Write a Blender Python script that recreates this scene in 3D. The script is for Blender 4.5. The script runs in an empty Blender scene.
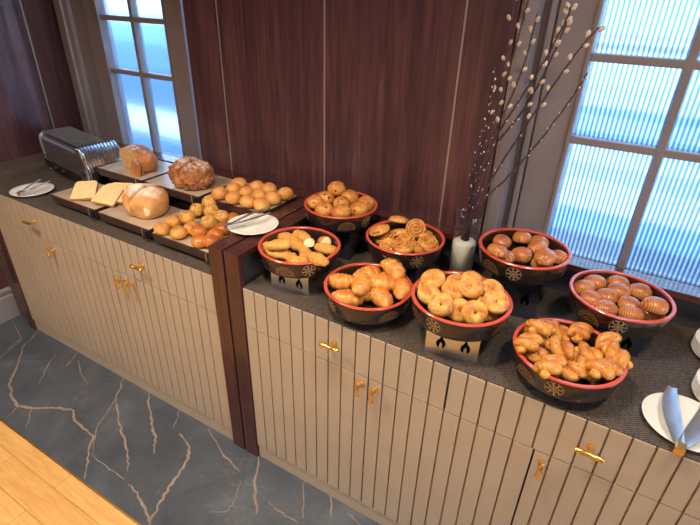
import bpy, bmesh, math, random
from mathutils import Vector, Matrix, noise
random.seed(7)
S = bpy.context.scene
COL = S.collection
PI = math.pi

# ------------------------------------------------------------------ camera, sky, lamps, exposure
cam_d = bpy.data.cameras.new('camera'); cam = bpy.data.objects.new('camera', cam_d); COL.objects.link(cam)
cam_d.sensor_width = 36.0; cam_d.lens = 36.0 * 486.0 / 700.0; cam_d.clip_start = 0.05; cam_d.clip_end = 200
RX = Vector((0.858496, 0.512160, 0.026011)); RY = Vector((0.270018, -0.408326, -0.871986)); RZ = Vector((-0.435976, 0.755620, -0.488839))
M = Matrix.Identity(4)
for i in range(3):
    M[i][0] = RX[i]; M[i][1] = -RY[i]; M[i][2] = -RZ[i]
M[0][3], M[1][3], M[2][3] = 1.076681, -1.091954, 1.852573
cam.matrix_world = M
S.camera = cam

w = bpy.data.worlds.new('sky'); S.world = w; w.use_nodes = True
wn = w.node_tree.nodes; wl = w.node_tree.links
bg = wn['Background']; bg.inputs['Strength'].default_value = 6.0
tc = wn.new('ShaderNodeTexCoord'); sx = wn.new('ShaderNodeSeparateXYZ'); rp = wn.new('ShaderNodeValToRGB')
rp.color_ramp.elements[0].position = 0.0; rp.color_ramp.elements[0].color = (0.76, 0.89, 1.0, 1)
rp.color_ramp.elements[1].position = 0.7; rp.color_ramp.elements[1].color = (0.36, 0.6, 1.0, 1)
wl.new(tc.outputs['Generated'], sx.inputs[0]); wl.new(sx.outputs['Z'], rp.inputs[0]); wl.new(rp.outputs[0], bg.inputs['Color'])

S.view_settings.view_transform = 'Standard'; S.view_settings.look = 'None'
S.view_settings.exposure = 0.0; S.view_settings.gamma = 1.0; S.view_settings.use_curve_mapping = False
S.cycles.use_denoising = True
LAMPS = [(-0.75, -1.05, 34), (0.45, -0.6, 20), (1.5, -0.45, 14), (-0.9, -2.7, 34), (0.9, -2.7, 12), (2.9, -2.7, 8)]
DAY = 42.0      # daylight through the tall window in the right wall

# ------------------------------------------------------------------ helpers
def lin(c):
    return tuple(((v / 255.0) / 12.92 if v / 255.0 <= 0.04045 else ((v / 255.0 + 0.055) / 1.055) ** 2.4) for v in c) + (1.0,)

def new_mat(name, rgb, rough=0.5, metal=0.0, spec=0.5, coat=0.0):
    m = bpy.data.materials.new(name); m.use_nodes = True
    b = m.node_tree.nodes['Principled BSDF']
    b.inputs['Base Color'].default_value = lin(rgb); b.inputs['Roughness'].default_value = rough
    b.inputs['Metallic'].default_value = metal; b.inputs['Specular IOR Level'].default_value = spec
    b.inputs['Coat Weight'].default_value = coat; b.inputs['Coat Roughness'].default_value = 0.08
    return m, b, m.node_tree.nodes, m.node_tree.links

def ramp(n, stops, interp='LINEAR'):
    r = n.new('ShaderNodeValToRGB'); e = r.color_ramp.elements; r.color_ramp.interpolation = interp
    e[0].position, e[0].color = stops[0][0], stops[0][1]
    e[1].position, e[1].color = stops[-1][0], stops[-1][1]
    for p, c in stops[1:-1]:
        k = e.new(p); k.color = c
    return r

def coords(n, l, scale=(1, 1, 1), kind='Object', rot=(0, 0, 0)):
    t = n.new('ShaderNodeTexCoord'); mp = n.new('ShaderNodeMapping')
    mp.inputs['Scale'].default_value = scale; mp.inputs['Rotation'].default_value = rot
    l.new(t.outputs[kind], mp.inputs['Vector']); return mp

def noise_tex(n, l, vec, scale, detail=4, rough=0.55, dist=0.0):
    t = n.new('ShaderNodeTexNoise'); t.inputs['Scale'].default_value = scale; t.inputs['Detail'].default_value = detail
    t.inputs['Roughness'].default_value = rough; t.inputs['Distortion'].default_value = dist
    l.new(vec.outputs[0], t.inputs['Vector']); return t

def bump(n, l, b, src, strength, dist=0.002):
    k = n.new('ShaderNodeBump'); k.inputs['Strength'].default_value = strength; k.inputs['Distance'].default_value = dist
    l.new(src, k.inputs['Height']); l.new(k.outputs[0], b.inputs['Normal']); return k

def mix(n, l, fac, a, b, mode='MIX'):
    k = n.new('ShaderNodeMix'); k.data_type = 'RGBA'; k.blend_type = mode
    for src, idx in ((fac, 0), (a, 6), (b, 7)):
        if isinstance(src, (int, float)): k.inputs[idx].default_value = src
        elif isinstance(src, tuple): k.inputs[idx].default_value = src
        else: l.new(src, k.inputs[idx])
    return k.outputs[2]

def mottled(name, a, b_, scale=20, rough=0.5, metal=0.0, bmp=0.0, spec=0.5, coat=0.0, stretch=(1, 1, 1)):
    m, b, n, l = new_mat(name, a, rough, metal, spec, coat)
    v = coords(n, l, stretch); t = noise_tex(n, l, v, scale)
    r = ramp(n, [(0.35, lin(a)), (0.65, lin(b_))]); l.new(t.outputs[0], r.inputs[0]); l.new(r.outputs[0], b.inputs['Base Color'])
    if bmp: bump(n, l, b, t.outputs[0], bmp)
    return m

def wood(name, dark, mid, light, rough=0.35, axis='Z', spec=0.5, coat=0.0, scale=1.0):
    m, b, n, l = new_mat(name, mid, rough, 0, spec, coat)
    st = {'Z': (14, 14, 0.9), 'X': (0.9, 14, 14), 'Y': (14, 0.9, 14)}[axis]
    v = coords(n, l, tuple(s * scale for s in st))
    t1 = noise_tex(n, l, v, 1.2, 5, 0.6, 0.8); t2 = noise_tex(n, l, v, 7, 3, 0.6, 0.2)
    r = ramp(n, [(0.3, lin(dark)), (0.5, lin(mid)), (0.72, lin(light))])
    mx = n.new('ShaderNodeMath'); mx.operation = 'MULTIPLY_ADD'; mx.inputs[1].default_value = 0.35
    l.new(t2.outputs[0], mx.inputs[0])
    sc = n.new('ShaderNodeMath'); sc.operation = 'MULTIPLY'; sc.inputs[1].default_value = 0.65
    l.new(t1.outputs[0], sc.inputs[0]); l.new(sc.outputs[0], mx.inputs[2])
    l.new(mx.outputs[0], r.inputs[0]); l.new(r.outputs[0], b.inputs['Base Color'])
    bump(n, l, b, t2.outputs[0], 0.06)
    return m

def crust(name, pale, gold, brown, scale=28, rough=0.45, spots=None, dust=None, bumpy=0.25, bscale=60, wave=None, coat=0.0):
    m, b, n, l = new_mat(name, gold, rough, 0, 0.4, coat)
    b.inputs['Subsurface Weight'].default_value = 0.0
    v = coords(n, l); oi = n.new('ShaderNodeObjectInfo')
    ad = n.new('ShaderNodeVectorMath'); ad.operation = 'ADD'; l.new(v.outputs[0], ad.inputs[0])
    k = n.new('ShaderNodeMath'); k.operation = 'MULTIPLY'; k.inputs[1].default_value = 7.0
    l.new(oi.outputs['Random'], k.inputs[0]); l.new(k.outputs[0], ad.inputs[1])
    t = noise_tex(n, l, ad, scale, 4, 0.6)
    g = n.new('ShaderNodeTexCoord'); sep = n.new('ShaderNodeSeparateXYZ'); l.new(g.outputs['Generated'], sep.inputs[0])
    a = n.new('ShaderNodeMath'); a.operation = 'MULTIPLY_ADD'; a.inputs[1].default_value = 0.85
    l.new(t.outputs[0], a.inputs[0])
    z = n.new('ShaderNodeMath'); z.operation = 'MULTIPLY_ADD'; z.inputs[1].default_value = 0.42; z.inputs[2].default_value = -0.22
    l.new(sep.outputs['Z'], z.inputs[0]); l.new(z.outputs[0], a.inputs[2])
    r = ramp(n, [(0.12, lin(pale)), (0.42, lin(gold)), (0.72, lin(brown))]); l.new(a.outputs[0], r.inputs[0])
    c = r.outputs[0]
    if wave:
        wv = n.new('ShaderNodeTexWave'); wv.wave_type = 'BANDS'; wv.bands_direction = 'X'
        wv.inputs['Scale'].default_value = wave[0]; wv.inputs['Distortion'].default_value = 1.5; wv.inputs['Detail'].default_value = 1
        l.new(v.outputs[0], wv.inputs['Vector'])
        wr = ramp(n, [(0.0, (1, 1, 1, 1)), (0.35, (0, 0, 0, 1))]); l.new(wv.outputs[0], wr.inputs[0])
        c = mix(n, l, wr.outputs[0], c, lin(wave[1]))
    if spots:
        vo = n.new('ShaderNodeTexVoronoi'); vo.inputs['Scale'].default_value = spots[0]; l.new(ad.outputs[0], vo.inputs['Vector'])
        sr = ramp(n, [(spots[1], (1, 1, 1, 1)), (spots[1] + 0.06, (0, 0, 0, 1))]); l.new(vo.outputs['Distance'], sr.inputs[0])
        f = sr.outputs[0]
        if len(spots) > 3:
            zr = ramp(n, [(0.45, (0, 0, 0, 1)), (0.6, (1, 1, 1, 1))]); l.new(sep.outputs['Z'], zr.inputs[0])
            f = mix(n, l, 1.0, f, zr.outputs[0], 'MULTIPLY')
        c = mix(n, l, f, c, lin(spots[2]))
    if dust:
        t2 = noise_tex(n, l, ad, dust[1], 5, 0.65)
        q = n.new('ShaderNodeMath'); q.operation = 'MULTIPLY'; l.new(t2.outputs[0], q.inputs[0]); l.new(sep.outputs['Z'], q.inputs[1])
        dr = ramp(n, [(dust[2], (0, 0, 0, 1)), (dust[2] + 0.2, (1, 1, 1, 1))]); l.new(q.outputs[0], dr.inputs[0])
        fm = n.new('ShaderNodeMath'); fm.operation = 'MULTIPLY'; fm.inputs[1].default_value = dust[3]
        l.new(dr.outputs[0], fm.inputs[0]); c = mix(n, l, fm.outputs[0], c, lin(dust[0]))
    l.new(c, b.inputs['Base Color'])
    tb = noise_tex(n, l, ad, bscale, 4, 0.6); bump(n, l, b, tb.outputs[0], bumpy, 0.003)
    return m

def obj(name, bm, mats, parent=None, smooth=False, loc=None):
    me = bpy.data.meshes.new(name)
    bmesh.ops.recalc_face_normals(bm, faces=bm.faces)
    bm.to_mesh(me); bm.free()
    for m in (mats if isinstance(mats, (list, tuple)) else [mats]): me.materials.append(m)
    if smooth is True:
        for p in me.polygons: p.use_smooth = True
    o = bpy.data.objects.new(name, me); COL.objects.link(o)
    if smooth == 'auto':
        for p in me.polygons: p.use_smooth = True
        me.set_sharp_from_angle(angle=math.radians(35))
    if parent: o.parent = parent
    if loc: o.location = loc
    return o

def tag(o, label, cat, group=None, kind=None):
    if label: o['label'] = label
    if cat: o['category'] = cat
    if group: o['group'] = group
    if kind: o['kind'] = kind
    return o

def thing(name, label, cat, loc=(0, 0, 0), rz=0.0, group=None, rx=0.0, ry=0.0):
    o = bpy.data.objects.new(name, None); COL.objects.link(o); o.empty_display_size = 0.05
    o.location = loc; o.rotation_euler = (rx, ry, rz)
    return tag(o, label, cat, group)

def struct(name, bm, m, parent=None, smooth=False):
    o = obj(name, bm, m, parent, smooth)
    if not parent: o['kind'] = 'structure'
    return o

def copy_tree(o, parent=None):
    c = o.copy(); COL.objects.link(c)
    if parent: c.parent = parent
    for ch in [x for x in bpy.data.objects if x.parent == o]: copy_tree(ch, c)
    return c

def B(): return bmesh.new()

def box(bm, x0, x1, y0, y1, z0, z1, bev=0.0, mi=0):
    r = bmesh.ops.create_cube(bm, size=1.0)
    vs = r['verts']
    for v in vs:
        v.co = Vector((x0 + (v.co.x + .5) * (x1 - x0), y0 + (v.co.y + .5) * (y1 - y0), z0 + (v.co.z + .5) * (z1 - z0)))
    fs = set(f for v in vs for f in v.link_faces)
    for f in fs: f.material_index = mi
    if bev > 0:
        es = list(set(e for v in vs for e in v.link_edges))
        r2 = bmesh.ops.bevel(bm, geom=es, offset=bev, segments=2, profile=0.6, affect='EDGES')
        for f in r2['faces']: f.material_index = mi
    return bm

def prism(bm, pts, a, b, axis='z', mi=0):
    """closed polygon swept from a to b along an axis"""
    def P(p, t):
        return {'z': (p[0], p[1], t), 'x': (t, p[0], p[1]), 'y': (p[0], t, p[1])}[axis]
    v0 = [bm.verts.new(P(p, a)) for p in pts]; v1 = [bm.verts.new(P(p, b)) for p in pts]
    n = len(pts); fs = []
    for i in range(n): fs.append(bm.faces.new((v0[i], v0[(i + 1) % n], v1[(i + 1) % n], v1[i])))
    fs.append(bm.faces.new(v0[::-1])); fs.append(bm.faces.new(v1))
    for f in fs: f.material_index = mi
    return bm

def lathe(bm, prof, n=48, mi=0, c=(0, 0, 0)):
    rings = []
    for r, z in prof:
        if r < 1e-6: rings.append([bm.verts.new((c[0], c[1], c[2] + z))])
        else: rings.append([bm.verts.new((c[0] + r * math.cos(2 * PI * k / n), c[1] + r * math.sin(2 * PI * k / n), c[2] + z)) for k in range(n)])
    for a, b in zip(rings, rings[1:]):
        for k in range(n):
            k2 = (k + 1) % n
            if len(a) == 1 and len(b) == 1: continue
            if len(a) == 1: f = bm.faces.new((a[0], b[k], b[k2]))
            elif len(b) == 1: f = bm.faces.new((a[k], a[k2], b[0]))
            else: f = bm.faces.new((a[k], a[k2], b[k2], b[k]))
            f.material_index = mi
    return bm

def tube(bm, pts, rad, n=8, cap=True, mi=0, sz=1.0, closed=False):
    pts = [Vector(p) for p in pts]; N = len(pts)
    if not isinstance(rad, (list, tuple)): rad = [rad] * N
    rings = []; up = None
    for i in range(N):
        if closed: d = (pts[(i + 1) % N] - pts[i - 1]).normalized()
        else: d = (pts[min(i + 1, N - 1)] - pts[max(i - 1, 0)]).normalized()
        if up is None: up = Vector((0, 0, 1)) if abs(d.z) < 0.9 else Vector((1, 0, 0))
        s = d.cross(up).normalized(); u = s.cross(d).normalized(); up = u
        rings.append([bm.verts.new(pts[i] + (s * math.cos(2 * PI * k / n) + u * math.sin(2 * PI * k / n) * sz) * rad[i]) for k in range(n)])
    pairs = list(zip(rings, rings[1:]))
    if closed: pairs.append((rings[-1], rings[0]))
    for a, b in pairs:
        for k in range(n):
            f = bm.faces.new((a[k], a[(k + 1) % n], b[(k + 1) % n], b[k])); f.material_index = mi
    if cap and not closed:
        bm.faces.new(rings[0][::-1]).material_index = mi; bm.faces.new(rings[-1]).material_index = mi
    return bm

def blob(bm, rx, ry, rz, amp=0.05, freq=1.6, seed=0, flat=-0.6, sub=3, fn=None, c=(0, 0, 0)):
    r = bmesh.ops.create_icosphere(bm, subdivisions=sub, radius=1.0)
    for v in r['verts']:
        n = v.co.normalized()
        k = 1 + amp * noise.noise(n * freq + Vector((seed * 3.1, seed * 1.7, seed * .9)))
        if fn: k *= fn(n)
        p = n * k
        if p.z < flat: p.z = flat + (p.z - flat) * 0.12
        v.co = Vector((p.x * rx + c[0], p.y * ry + c[1], p.z * rz + c[2]))
    return r['verts']

# ------------------------------------------------------------------ materials
MAHOG = wood('mahogany_panel', (46, 28, 34), (77, 48, 53), (114, 73, 69), 0.34, 'Z', 0.5, 0.35)
DARKWOOD = wood('dark_wood', (50, 28, 28), (72, 38, 36), (92, 52, 44), 0.25, 'Z', 0.5, 0.2)
LEDGEWOOD = wood('ledge_wood', (50, 28, 28), (72, 38, 36), (92, 52, 44), 0.16, 'X', 0.6, 0.6)
TAUPE = mottled('taupe_paint', (130, 118, 119), (136, 123, 123), 6, 0.42)
CAB = mottled('beige_lacquer', (174, 156, 136), (180, 162, 142), 5, 0.38, 0, 0, 0.5)
CABIN, *_ = new_mat('cabinet_carcass', (60, 48, 42), 0.7)
METALSTRIP, *_ = new_mat('metal_inlay', (170, 160, 155), 0.35, 0.6)
BRASS = mottled('brushed_brass', (236, 184, 104), (244, 196, 116), 60, 0.35, 1.0)
CHROME = mottled('polished_chrome', (206, 206, 208), (218, 217, 218), 8, 0.2, 1.0)
STEEL = mottled('brushed_steel', (206, 204, 202), (222, 220, 218), 30, 0.38, 1.0)
BLACK = mottled('black_plastic', (22, 20, 22), (30, 28, 30), 30, 0.4)
STANDBLACK = mottled('smoked_stand', (34, 34, 44), (44, 44, 54), 10, 0.12, 0.0, 0, 0.6, 0.5)
LACQ = mottled('black_lacquer', (34, 24, 22), (48, 35, 30), 12, 0.2, 0, 0, 0.5, 0.3)
REDLAC = mottled('red_lacquer', (186, 68, 54), (200, 80, 62), 12, 0.25, 0, 0, 0.5, 0.3)
GOLD = mottled('gold_paint', (112, 80, 52), (142, 106, 72), 120, 0.4, 0.3)
PALEGOLD = mottled('pale_gold_paint', (170, 138, 98), (190, 160, 120), 120, 0.4, 0.3)
PORC = mottled('white_porcelain', (226, 222, 212), (232, 228, 220), 4, 0.15, 0, 0, 0.5, 0.3)
TRAYTOP = mottled('stone_tray_top', (164, 144, 124), (182, 162, 140), 9, 0.3, 0, 0, 0.5, 0.3)
TRAYSIDE = mottled('dark_tray_side', (62, 42, 42), (76, 54, 52), 14, 0.35)
GREYPANEL = mottled('grey_glass_panel', (66, 64, 68), (78, 76, 78), 3, 0.2)
PLASTER = mottled('warm_plaster', (150, 136, 124), (160, 144, 130), 3, 0.8)
BARK = mottled('willow_bark', (50, 32, 40), (72, 48, 52), 60, 0.6)
CATKIN = mottled('catkin_fur', (168, 144, 122), (214, 196, 174), 160, 0.8, 0, 0.5)
BUD = mottled('willow_bud', (196, 184, 172), (224, 214, 204), 160, 0.7)
GRAIN = mottled('cream_granules', (232, 222, 196), (248, 240, 220), 260, 0.8, 0, 0.8)

def mat_weave():
    m, b, n, l = new_mat('woven_vinyl', (70, 58, 54), 0.55, 0, 0.4)
    v = coords(n, l)
    sep = n.new('ShaderNodeSeparateXYZ'); l.new(v.outputs[0], sep.inputs[0])
    def s(ax, f, ph=0.0):
        a = n.new('ShaderNodeMath'); a.operation = 'MULTIPLY'; a.inputs[1].default_value = f; l.new(sep.outputs[ax], a.inputs[0])
        c = n.new('ShaderNodeMath'); c.operation = 'SINE'; l.new(a.outputs[0], c.inputs[0]); return c
    sa = s('X', 560); sb = s('Y', 820)
    p = n.new('ShaderNodeMath'); p.operation = 'MULTIPLY'; l.new(sa.outputs[0], p.inputs[0]); l.new(sb.outputs[0], p.inputs[1])
    q = n.new('ShaderNodeMath'); q.operation = 'MULTIPLY_ADD'; q.inputs[1].default_value = 0.5; q.inputs[2].default_value = 0.5; l.new(p.outputs[0], q.inputs[0])
    v2 = coords(n, l, (40, 150, 1)); t = noise_tex(n, l, v2, 2.0, 3)
    v3 = coords(n, l, (120, 16, 1)); t3 = noise_tex(n, l, v3, 2.0, 3)
    base = ramp(n, [(0.36, lin((17, 15, 18))), (0.86, lin((124, 108, 96)))])
    f1 = n.new('ShaderNodeMath'); f1.operation = 'MULTIPLY_ADD'; f1.inputs[1].default_value = 0.45; l.new(q.outputs[0], f1.inputs[0])
    f2 = n.new('ShaderNodeMath'); f2.operation = 'MULTIPLY_ADD'; f2.inputs[1].default_value = 0.7; l.new(t.outputs[0], f2.inputs[0]); l.new(f2.outputs[0], f1.inputs[2])
    f3 = n.new('ShaderNodeMath'); f3.operation = 'MULTIPLY_ADD'; f3.inputs[1].default_value = 0.4; f3.inputs[2].default_value = -0.24
    l.new(t3.outputs[0], f3.inputs[0]); l.new(f3.outputs[0], f2.inputs[2])
    l.new(f1.outputs[0], base.inputs[0]); l.new(base.outputs[0], b.inputs['Base Color'])
    bump(n, l, b, q.outputs[0], 0.4, 0.001)
    return m
WEAVE = mat_weave()

def mat_marble():
    m, b, n, l = new_mat('slate_marble', (62, 70, 78), 0.3, 0, 0.5)
    v = coords(n, l); t = noise_tex(n, l, v, 3.2, 6, 0.65, 0.6)
    r = ramp(n, [(0.3, lin((56, 61, 69))), (0.55, lin((73, 78, 86))), (0.8, lin((96, 99, 105)))])
    l.new(t.outputs[0], r.inputs[0])
    t2 = noise_tex(n, l, v, 5.0, 6, 0.6, 1.6)
    d = n.new('ShaderNodeMath'); d.operation = 'SUBTRACT'; d.inputs[1].default_value = 0.5; l.new(t2.outputs[0], d.inputs[0])
    a = n.new('ShaderNodeMath'); a.operation = 'ABSOLUTE'; l.new(d.outputs[0], a.inputs[0])
    vr = ramp(n, [(0.0, (0.35, 0.35, 0.35, 1)), (0.008, (0, 0, 0, 1))]); l.new(a.outputs[0], vr.inputs[0])
    t3 = noise_tex(n, l, v, 2.3, 3); mr = ramp(n, [(0.5, (0, 0, 0, 1)), (0.62, (1, 1, 1, 1))]); l.new(t3.outputs[0], mr.inputs[0])
    f = mix(n, l, 1.0, vr.outputs[0], mr.outputs[0], 'MULTIPLY')
    l.new(mix(n, l, f, r.outputs[0], lin((150, 136, 124))), b.inputs['Base Color'])
    return m
MARBLE = mat_marble()
VEIN = mottled('marble_vein', (120, 104, 93), (148, 127, 111), 30, 0.35)

def mat_oak():
    m, b, n, l = new_mat('golden_oak', (214, 166, 96), 0.35, 0, 0.4)
    v = coords(n, l, (1, 1, 1))
    br = n.new('ShaderNodeTexBrick'); l.new(v.outputs[0], br.inputs['Vector'])
    br.inputs['Scale'].default_value = 1.0; br.inputs['Brick Width'].default_value = 0.62; br.inputs['Row Height'].default_value = 0.115
    br.inputs['Mortar Size'].default_value = 0.0012; br.inputs['Color1'].default_value = lin((196, 150, 90)); br.inputs['Color2'].default_value = lin((208, 164, 104))
    br.inputs['Mortar'].default_value = lin((150, 104, 54))
    v2 = coords(n, l, (2.2, 26, 1)); t = noise_tex(n, l, v2, 2.4, 6, 0.62, 1.2)
    g = ramp(n, [(0.35, lin((236, 226, 210))), (0.62, (1, 1, 1, 1))]); l.new(t.outputs[0], g.inputs[0])
    l.new(mix(n, l, 1.0, br.outputs[0], g.outputs[0], 'MULTIPLY'), b.inputs['Base Color'])
    return m
OAK = mat_oak()

def mat_glass(name, rough, clear, tint=(235, 246, 255)):
    m, b, n, l = new_mat(name, tint, rough, 0, 0.5)
    b.inputs['Transmission Weight'].default_value = 1.0; b.inputs['IOR'].default_value = 1.45
    tr = n.new('ShaderNodeBsdfTransparent'); tr.inputs[0].default_value = lin(tint)
    mx = n.new('ShaderNodeMixShader'); mx.inputs[0].default_value = clear
    l.new(b.outputs[0], mx.inputs[1]); l.new(tr.outputs[0], mx.inputs[2])
    l.new(mx.outputs[0], n['Material Output'].inputs['Surface'])
    return m
FLUTED = mat_glass('fluted_glass', 0.08, 0.35)
def flute_light_stripes(m):  # paints the ribs' bright and dark refraction stripes into the glass colour
    n, l = m.node_tree.nodes, m.node_tree.links
    t = n.new('ShaderNodeTexCoord'); sp = n.new('ShaderNodeSeparateXYZ'); l.new(t.outputs['Object'], sp.inputs[0])
    a = n.new('ShaderNodeMath'); a.operation = 'MULTIPLY_ADD'; a.inputs[1].default_value = 2 * PI / .0147; a.inputs[2].default_value = .6; l.new(sp.outputs['X'], a.inputs[0])
    c = n.new('ShaderNodeMath'); c.operation = 'SINE'; l.new(a.outputs[0], c.inputs[0])
    d = n.new('ShaderNodeMath'); d.operation = 'MULTIPLY_ADD'; d.inputs[1].default_value = .5; d.inputs[2].default_value = .5; l.new(c.outputs[0], d.inputs[0])
    r_ = ramp(n, [(.15, lin((138, 176, 206))), (.75, lin((244, 252, 255)))]); l.new(d.outputs[0], r_.inputs[0])
    l.new(r_.outputs[0], n['Principled BSDF'].inputs['Base Color'])
    l.new(r_.outputs[0], [k for k in n if k.type == 'BSDF_TRANSPARENT'][0].inputs[0])
flute_light_stripes(FLUTED)
FROST = mat_glass('frosted_glass', 0.12, 0.3)
JAR = mat_glass('jar_glass', 0.0, 0.6, (250, 252, 255))
def thin_glass(m):
    n, l = m.node_tree.nodes, m.node_tree.links
    g = n.new('ShaderNodeBsdfGlossy'); g.inputs['Roughness'].default_value = .03
    tr = [k for k in n if k.type == 'BSDF_TRANSPARENT'][0]; mx = [k for k in n if k.type == 'MIX_SHADER'][0]
    fr = n.new('ShaderNodeLayerWeight'); fr.inputs[0].default_value = .5
    rm = ramp(n, [(0.0, (.04, .04, .04, 1)), (.5, (.07, .07, .07, 1)), (.85, (.5, .5, .5, 1)), (1.0, (.95, .95, .95, 1))]); l.new(fr.outputs['Facing'], rm.inputs[0]); l.new(rm.outputs[0], mx.inputs[0]); l.new(tr.outputs[0], mx.inputs[1]); l.new(g.outputs[0], mx.inputs[2])
thin_glass(JAR)

# breads
C_SHELL = crust('glazed_shell_crust', (222, 160, 98), (204, 132, 72), (158, 84, 44), 30, 0.35, wave=(52, (142, 76, 42)), coat=0.3)
C_BAGEL = crust('bagel_crust', (252, 222, 150), (236, 182, 94), (180, 100, 40), 34, 0.35, spots=(95, 0.11, (110, 70, 36)))
C_KNOT = crust('poppy_knot_crust', (240, 190, 108), (222, 154, 72), (170, 96, 40), 34, 0.35, spots=(95, 0.13, (44, 32, 28)), coat=0.1)
C_CROIS = crust('croissant_crust', (246, 192, 110), (234, 160, 78), (184, 102, 44), 40, 0.4, bumpy=0.2, coat=0.1)
C_SWIRL = crust('swirl_pastry_crust', (240, 188, 100), (224, 158, 72), (176, 104, 48), 44, 0.4, spots=(90, 0.13, (80, 46, 28)))
C_BOREK = crust('sugared_twist_crust', (242, 190, 106), (226, 164, 82), (186, 116, 54), 70, 0.7, bumpy=0.8, bscale=180)
C_RAISIN = crust('raisin_roll_crust', (236, 176, 98), (216, 146, 72), (166, 92, 44), 44, 0.38, spots=(38, 0.16, (60, 26, 20)), coat=0.1)
C_PLAIN = crust('plain_roll_crust', (242, 192, 112), (222, 156, 82), (186, 116, 62), 26, 0.45, dust=((226, 200, 176), 60, 0.5, 0.45))
C_SEED = crust('seeded_roll_crust', (240, 184, 94), (218, 152, 70), (170, 102, 50), 30, 0.5, spots=(120, 0.2, (226, 190, 146), 1), bumpy=0.4, bscale=150)
C_GRAINY = crust('grain_roll_crust', (222, 172, 84), (208, 150, 72), (170, 108, 54), 60, 0.6, spots=(110, 0.3, (232, 196, 126)), bumpy=0.8, bscale=160)
C_GLOSS = crust('glossy_bun_crust', (240, 178, 84), (208, 126, 56), (146, 70, 34), 10, 0.22, bumpy=0.05, coat=0.25)
C_WHITE = crust('floury_loaf_crust', (228, 180, 116), (204, 142, 82), (168, 104, 56), 12, 0.6, dust=((240, 228, 212), 14, 0.34, 0.8))
C_OAT = crust('crusty_oat_loaf', (196, 138, 88), (164, 100, 58), (116, 64, 40), 30, 0.7, dust=((232, 214, 196), 50, 0.36, 0.7), bumpy=1.0, bscale=70)
C_COUNTRY = crust('country_loaf_crust', (206, 150, 94), (180, 114, 64), (134, 76, 44), 16, 0.65, dust=((236, 226, 216), 26, 0.44, 0.85), bumpy=0.6, bscale=60)
CRUMB = mottled('bread_crumb', (206, 156, 104), (226, 184, 132), 60, 0.8, 0, 0.5)
WHITECRUMB = mottled('white_crumb', (240, 216, 166), (250, 230, 186), 90, 0.8, 0, 0.4)
TOASTC = mottled('toast_crumb', (226, 180, 126), (236, 194, 142), 60, 0.75, 0, 0.3)
TOASTEDGE = mottled('toast_edge', (206, 142, 70), (222, 164, 90), 40, 0.6)

# ------------------------------------------------------------------ room shell
GY = -0.49          # marble ends here
WX0, WX1, WY0, WY1, WZ = -2.0, 4.6, -4.2, 0.75, 2.75
PANEL_Y = 0.64
VEINS = {'v1': [(-1.725, 0.016), (-1.649, -0.129), (-1.519, -0.231), (-1.421, -0.329), (-1.3, -0.381), (-1.213, -0.402), (-1.135, -0.373), (-1.04, -0.31), (-0.965, -0.272), (-0.889, -0.306), (-0.731, -0.323), (-0.636, -0.41), (-0.553, -0.482)], 'v2': [(-0.945, 0.013), (-0.847, -0.112), (-0.712, -0.195), (-0.58, -0.264), (-0.494, -0.308), (-0.432, -0.361)], 'v2c': [(-0.847, -0.112), (-0.755, -0.284), (-0.636, -0.389)], 'v2b': [(-0.636, -0.389), (-0.507, -0.395), (-0.411, -0.393)], 'v3': [(-0.746, 0.017), (-0.686, -0.045), (-0.555, -0.127), (-0.481, -0.172), (-0.41, -0.236)], 'v4': [(-0.398, -0.097), (-0.299, -0.131), (-0.259, -0.174), (-0.222, -0.304), (-0.189, -0.4), (-0.151, -0.483)], 'v5': [(-0.374, -0.399), (-0.31, -0.407), (-0.188, -0.453), (-0.158, -0.467)], 'v6': [(-0.553, 0.022), (-0.509, -0.001), (-0.448, -0.091)], 'v7': [(-0.31, -0.005), (-0.129, -0.08), (-0.019, -0.103)], 'v7b': [(0.014, -0.133), (0.056, -0.225), (0.067, -0.274), (0.008, -0.31)], 'v8': [(-1.694, -0.213), (-1.73, -0.097), (-1.944, -0.031)], 'v8b': [(-1.656, -0.255), (-1.722, -0.101)], 'v9': [(-1.459, -0.04), (-1.346, -0.183), (-1.278, -0.257)], 'v9b': [(-1.346, 0.01), (-1.282, -0.101)], 'v9c': [(-1.278, -0.035), (-1.17, -0.091), (-1.054, -0.126)], 'v10': [(-1.201, -0.405), (-1.178, -0.472)], 'v10b': [(-1.135, -0.373), (-1.035, -0.46)], 'w1': [(0.002, 0.002), (0.065, -0.101), (0.172, -0.22)], 'w2': [(0.245, 0.011), (0.343, -0.135)], 'w3': [(0.378, 0.009), (0.442, -0.074)], 'w4': [(0.176, -0.151), (0.263, -0.163), (0.336, -0.161)], 'w5': [(0.479, -0.019), (0.551, -0.038)]}
bm = B(); box(bm, WX0, WX1, GY, WY1 + .1, -0.05, 0.0)
WIDTHS = {'v1': .012, 'v2': .008, 'v3': .011, 'v4': .013, 'v5': .009, 'v7': .007, 'w1': .010, 'w3': .008}
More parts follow.
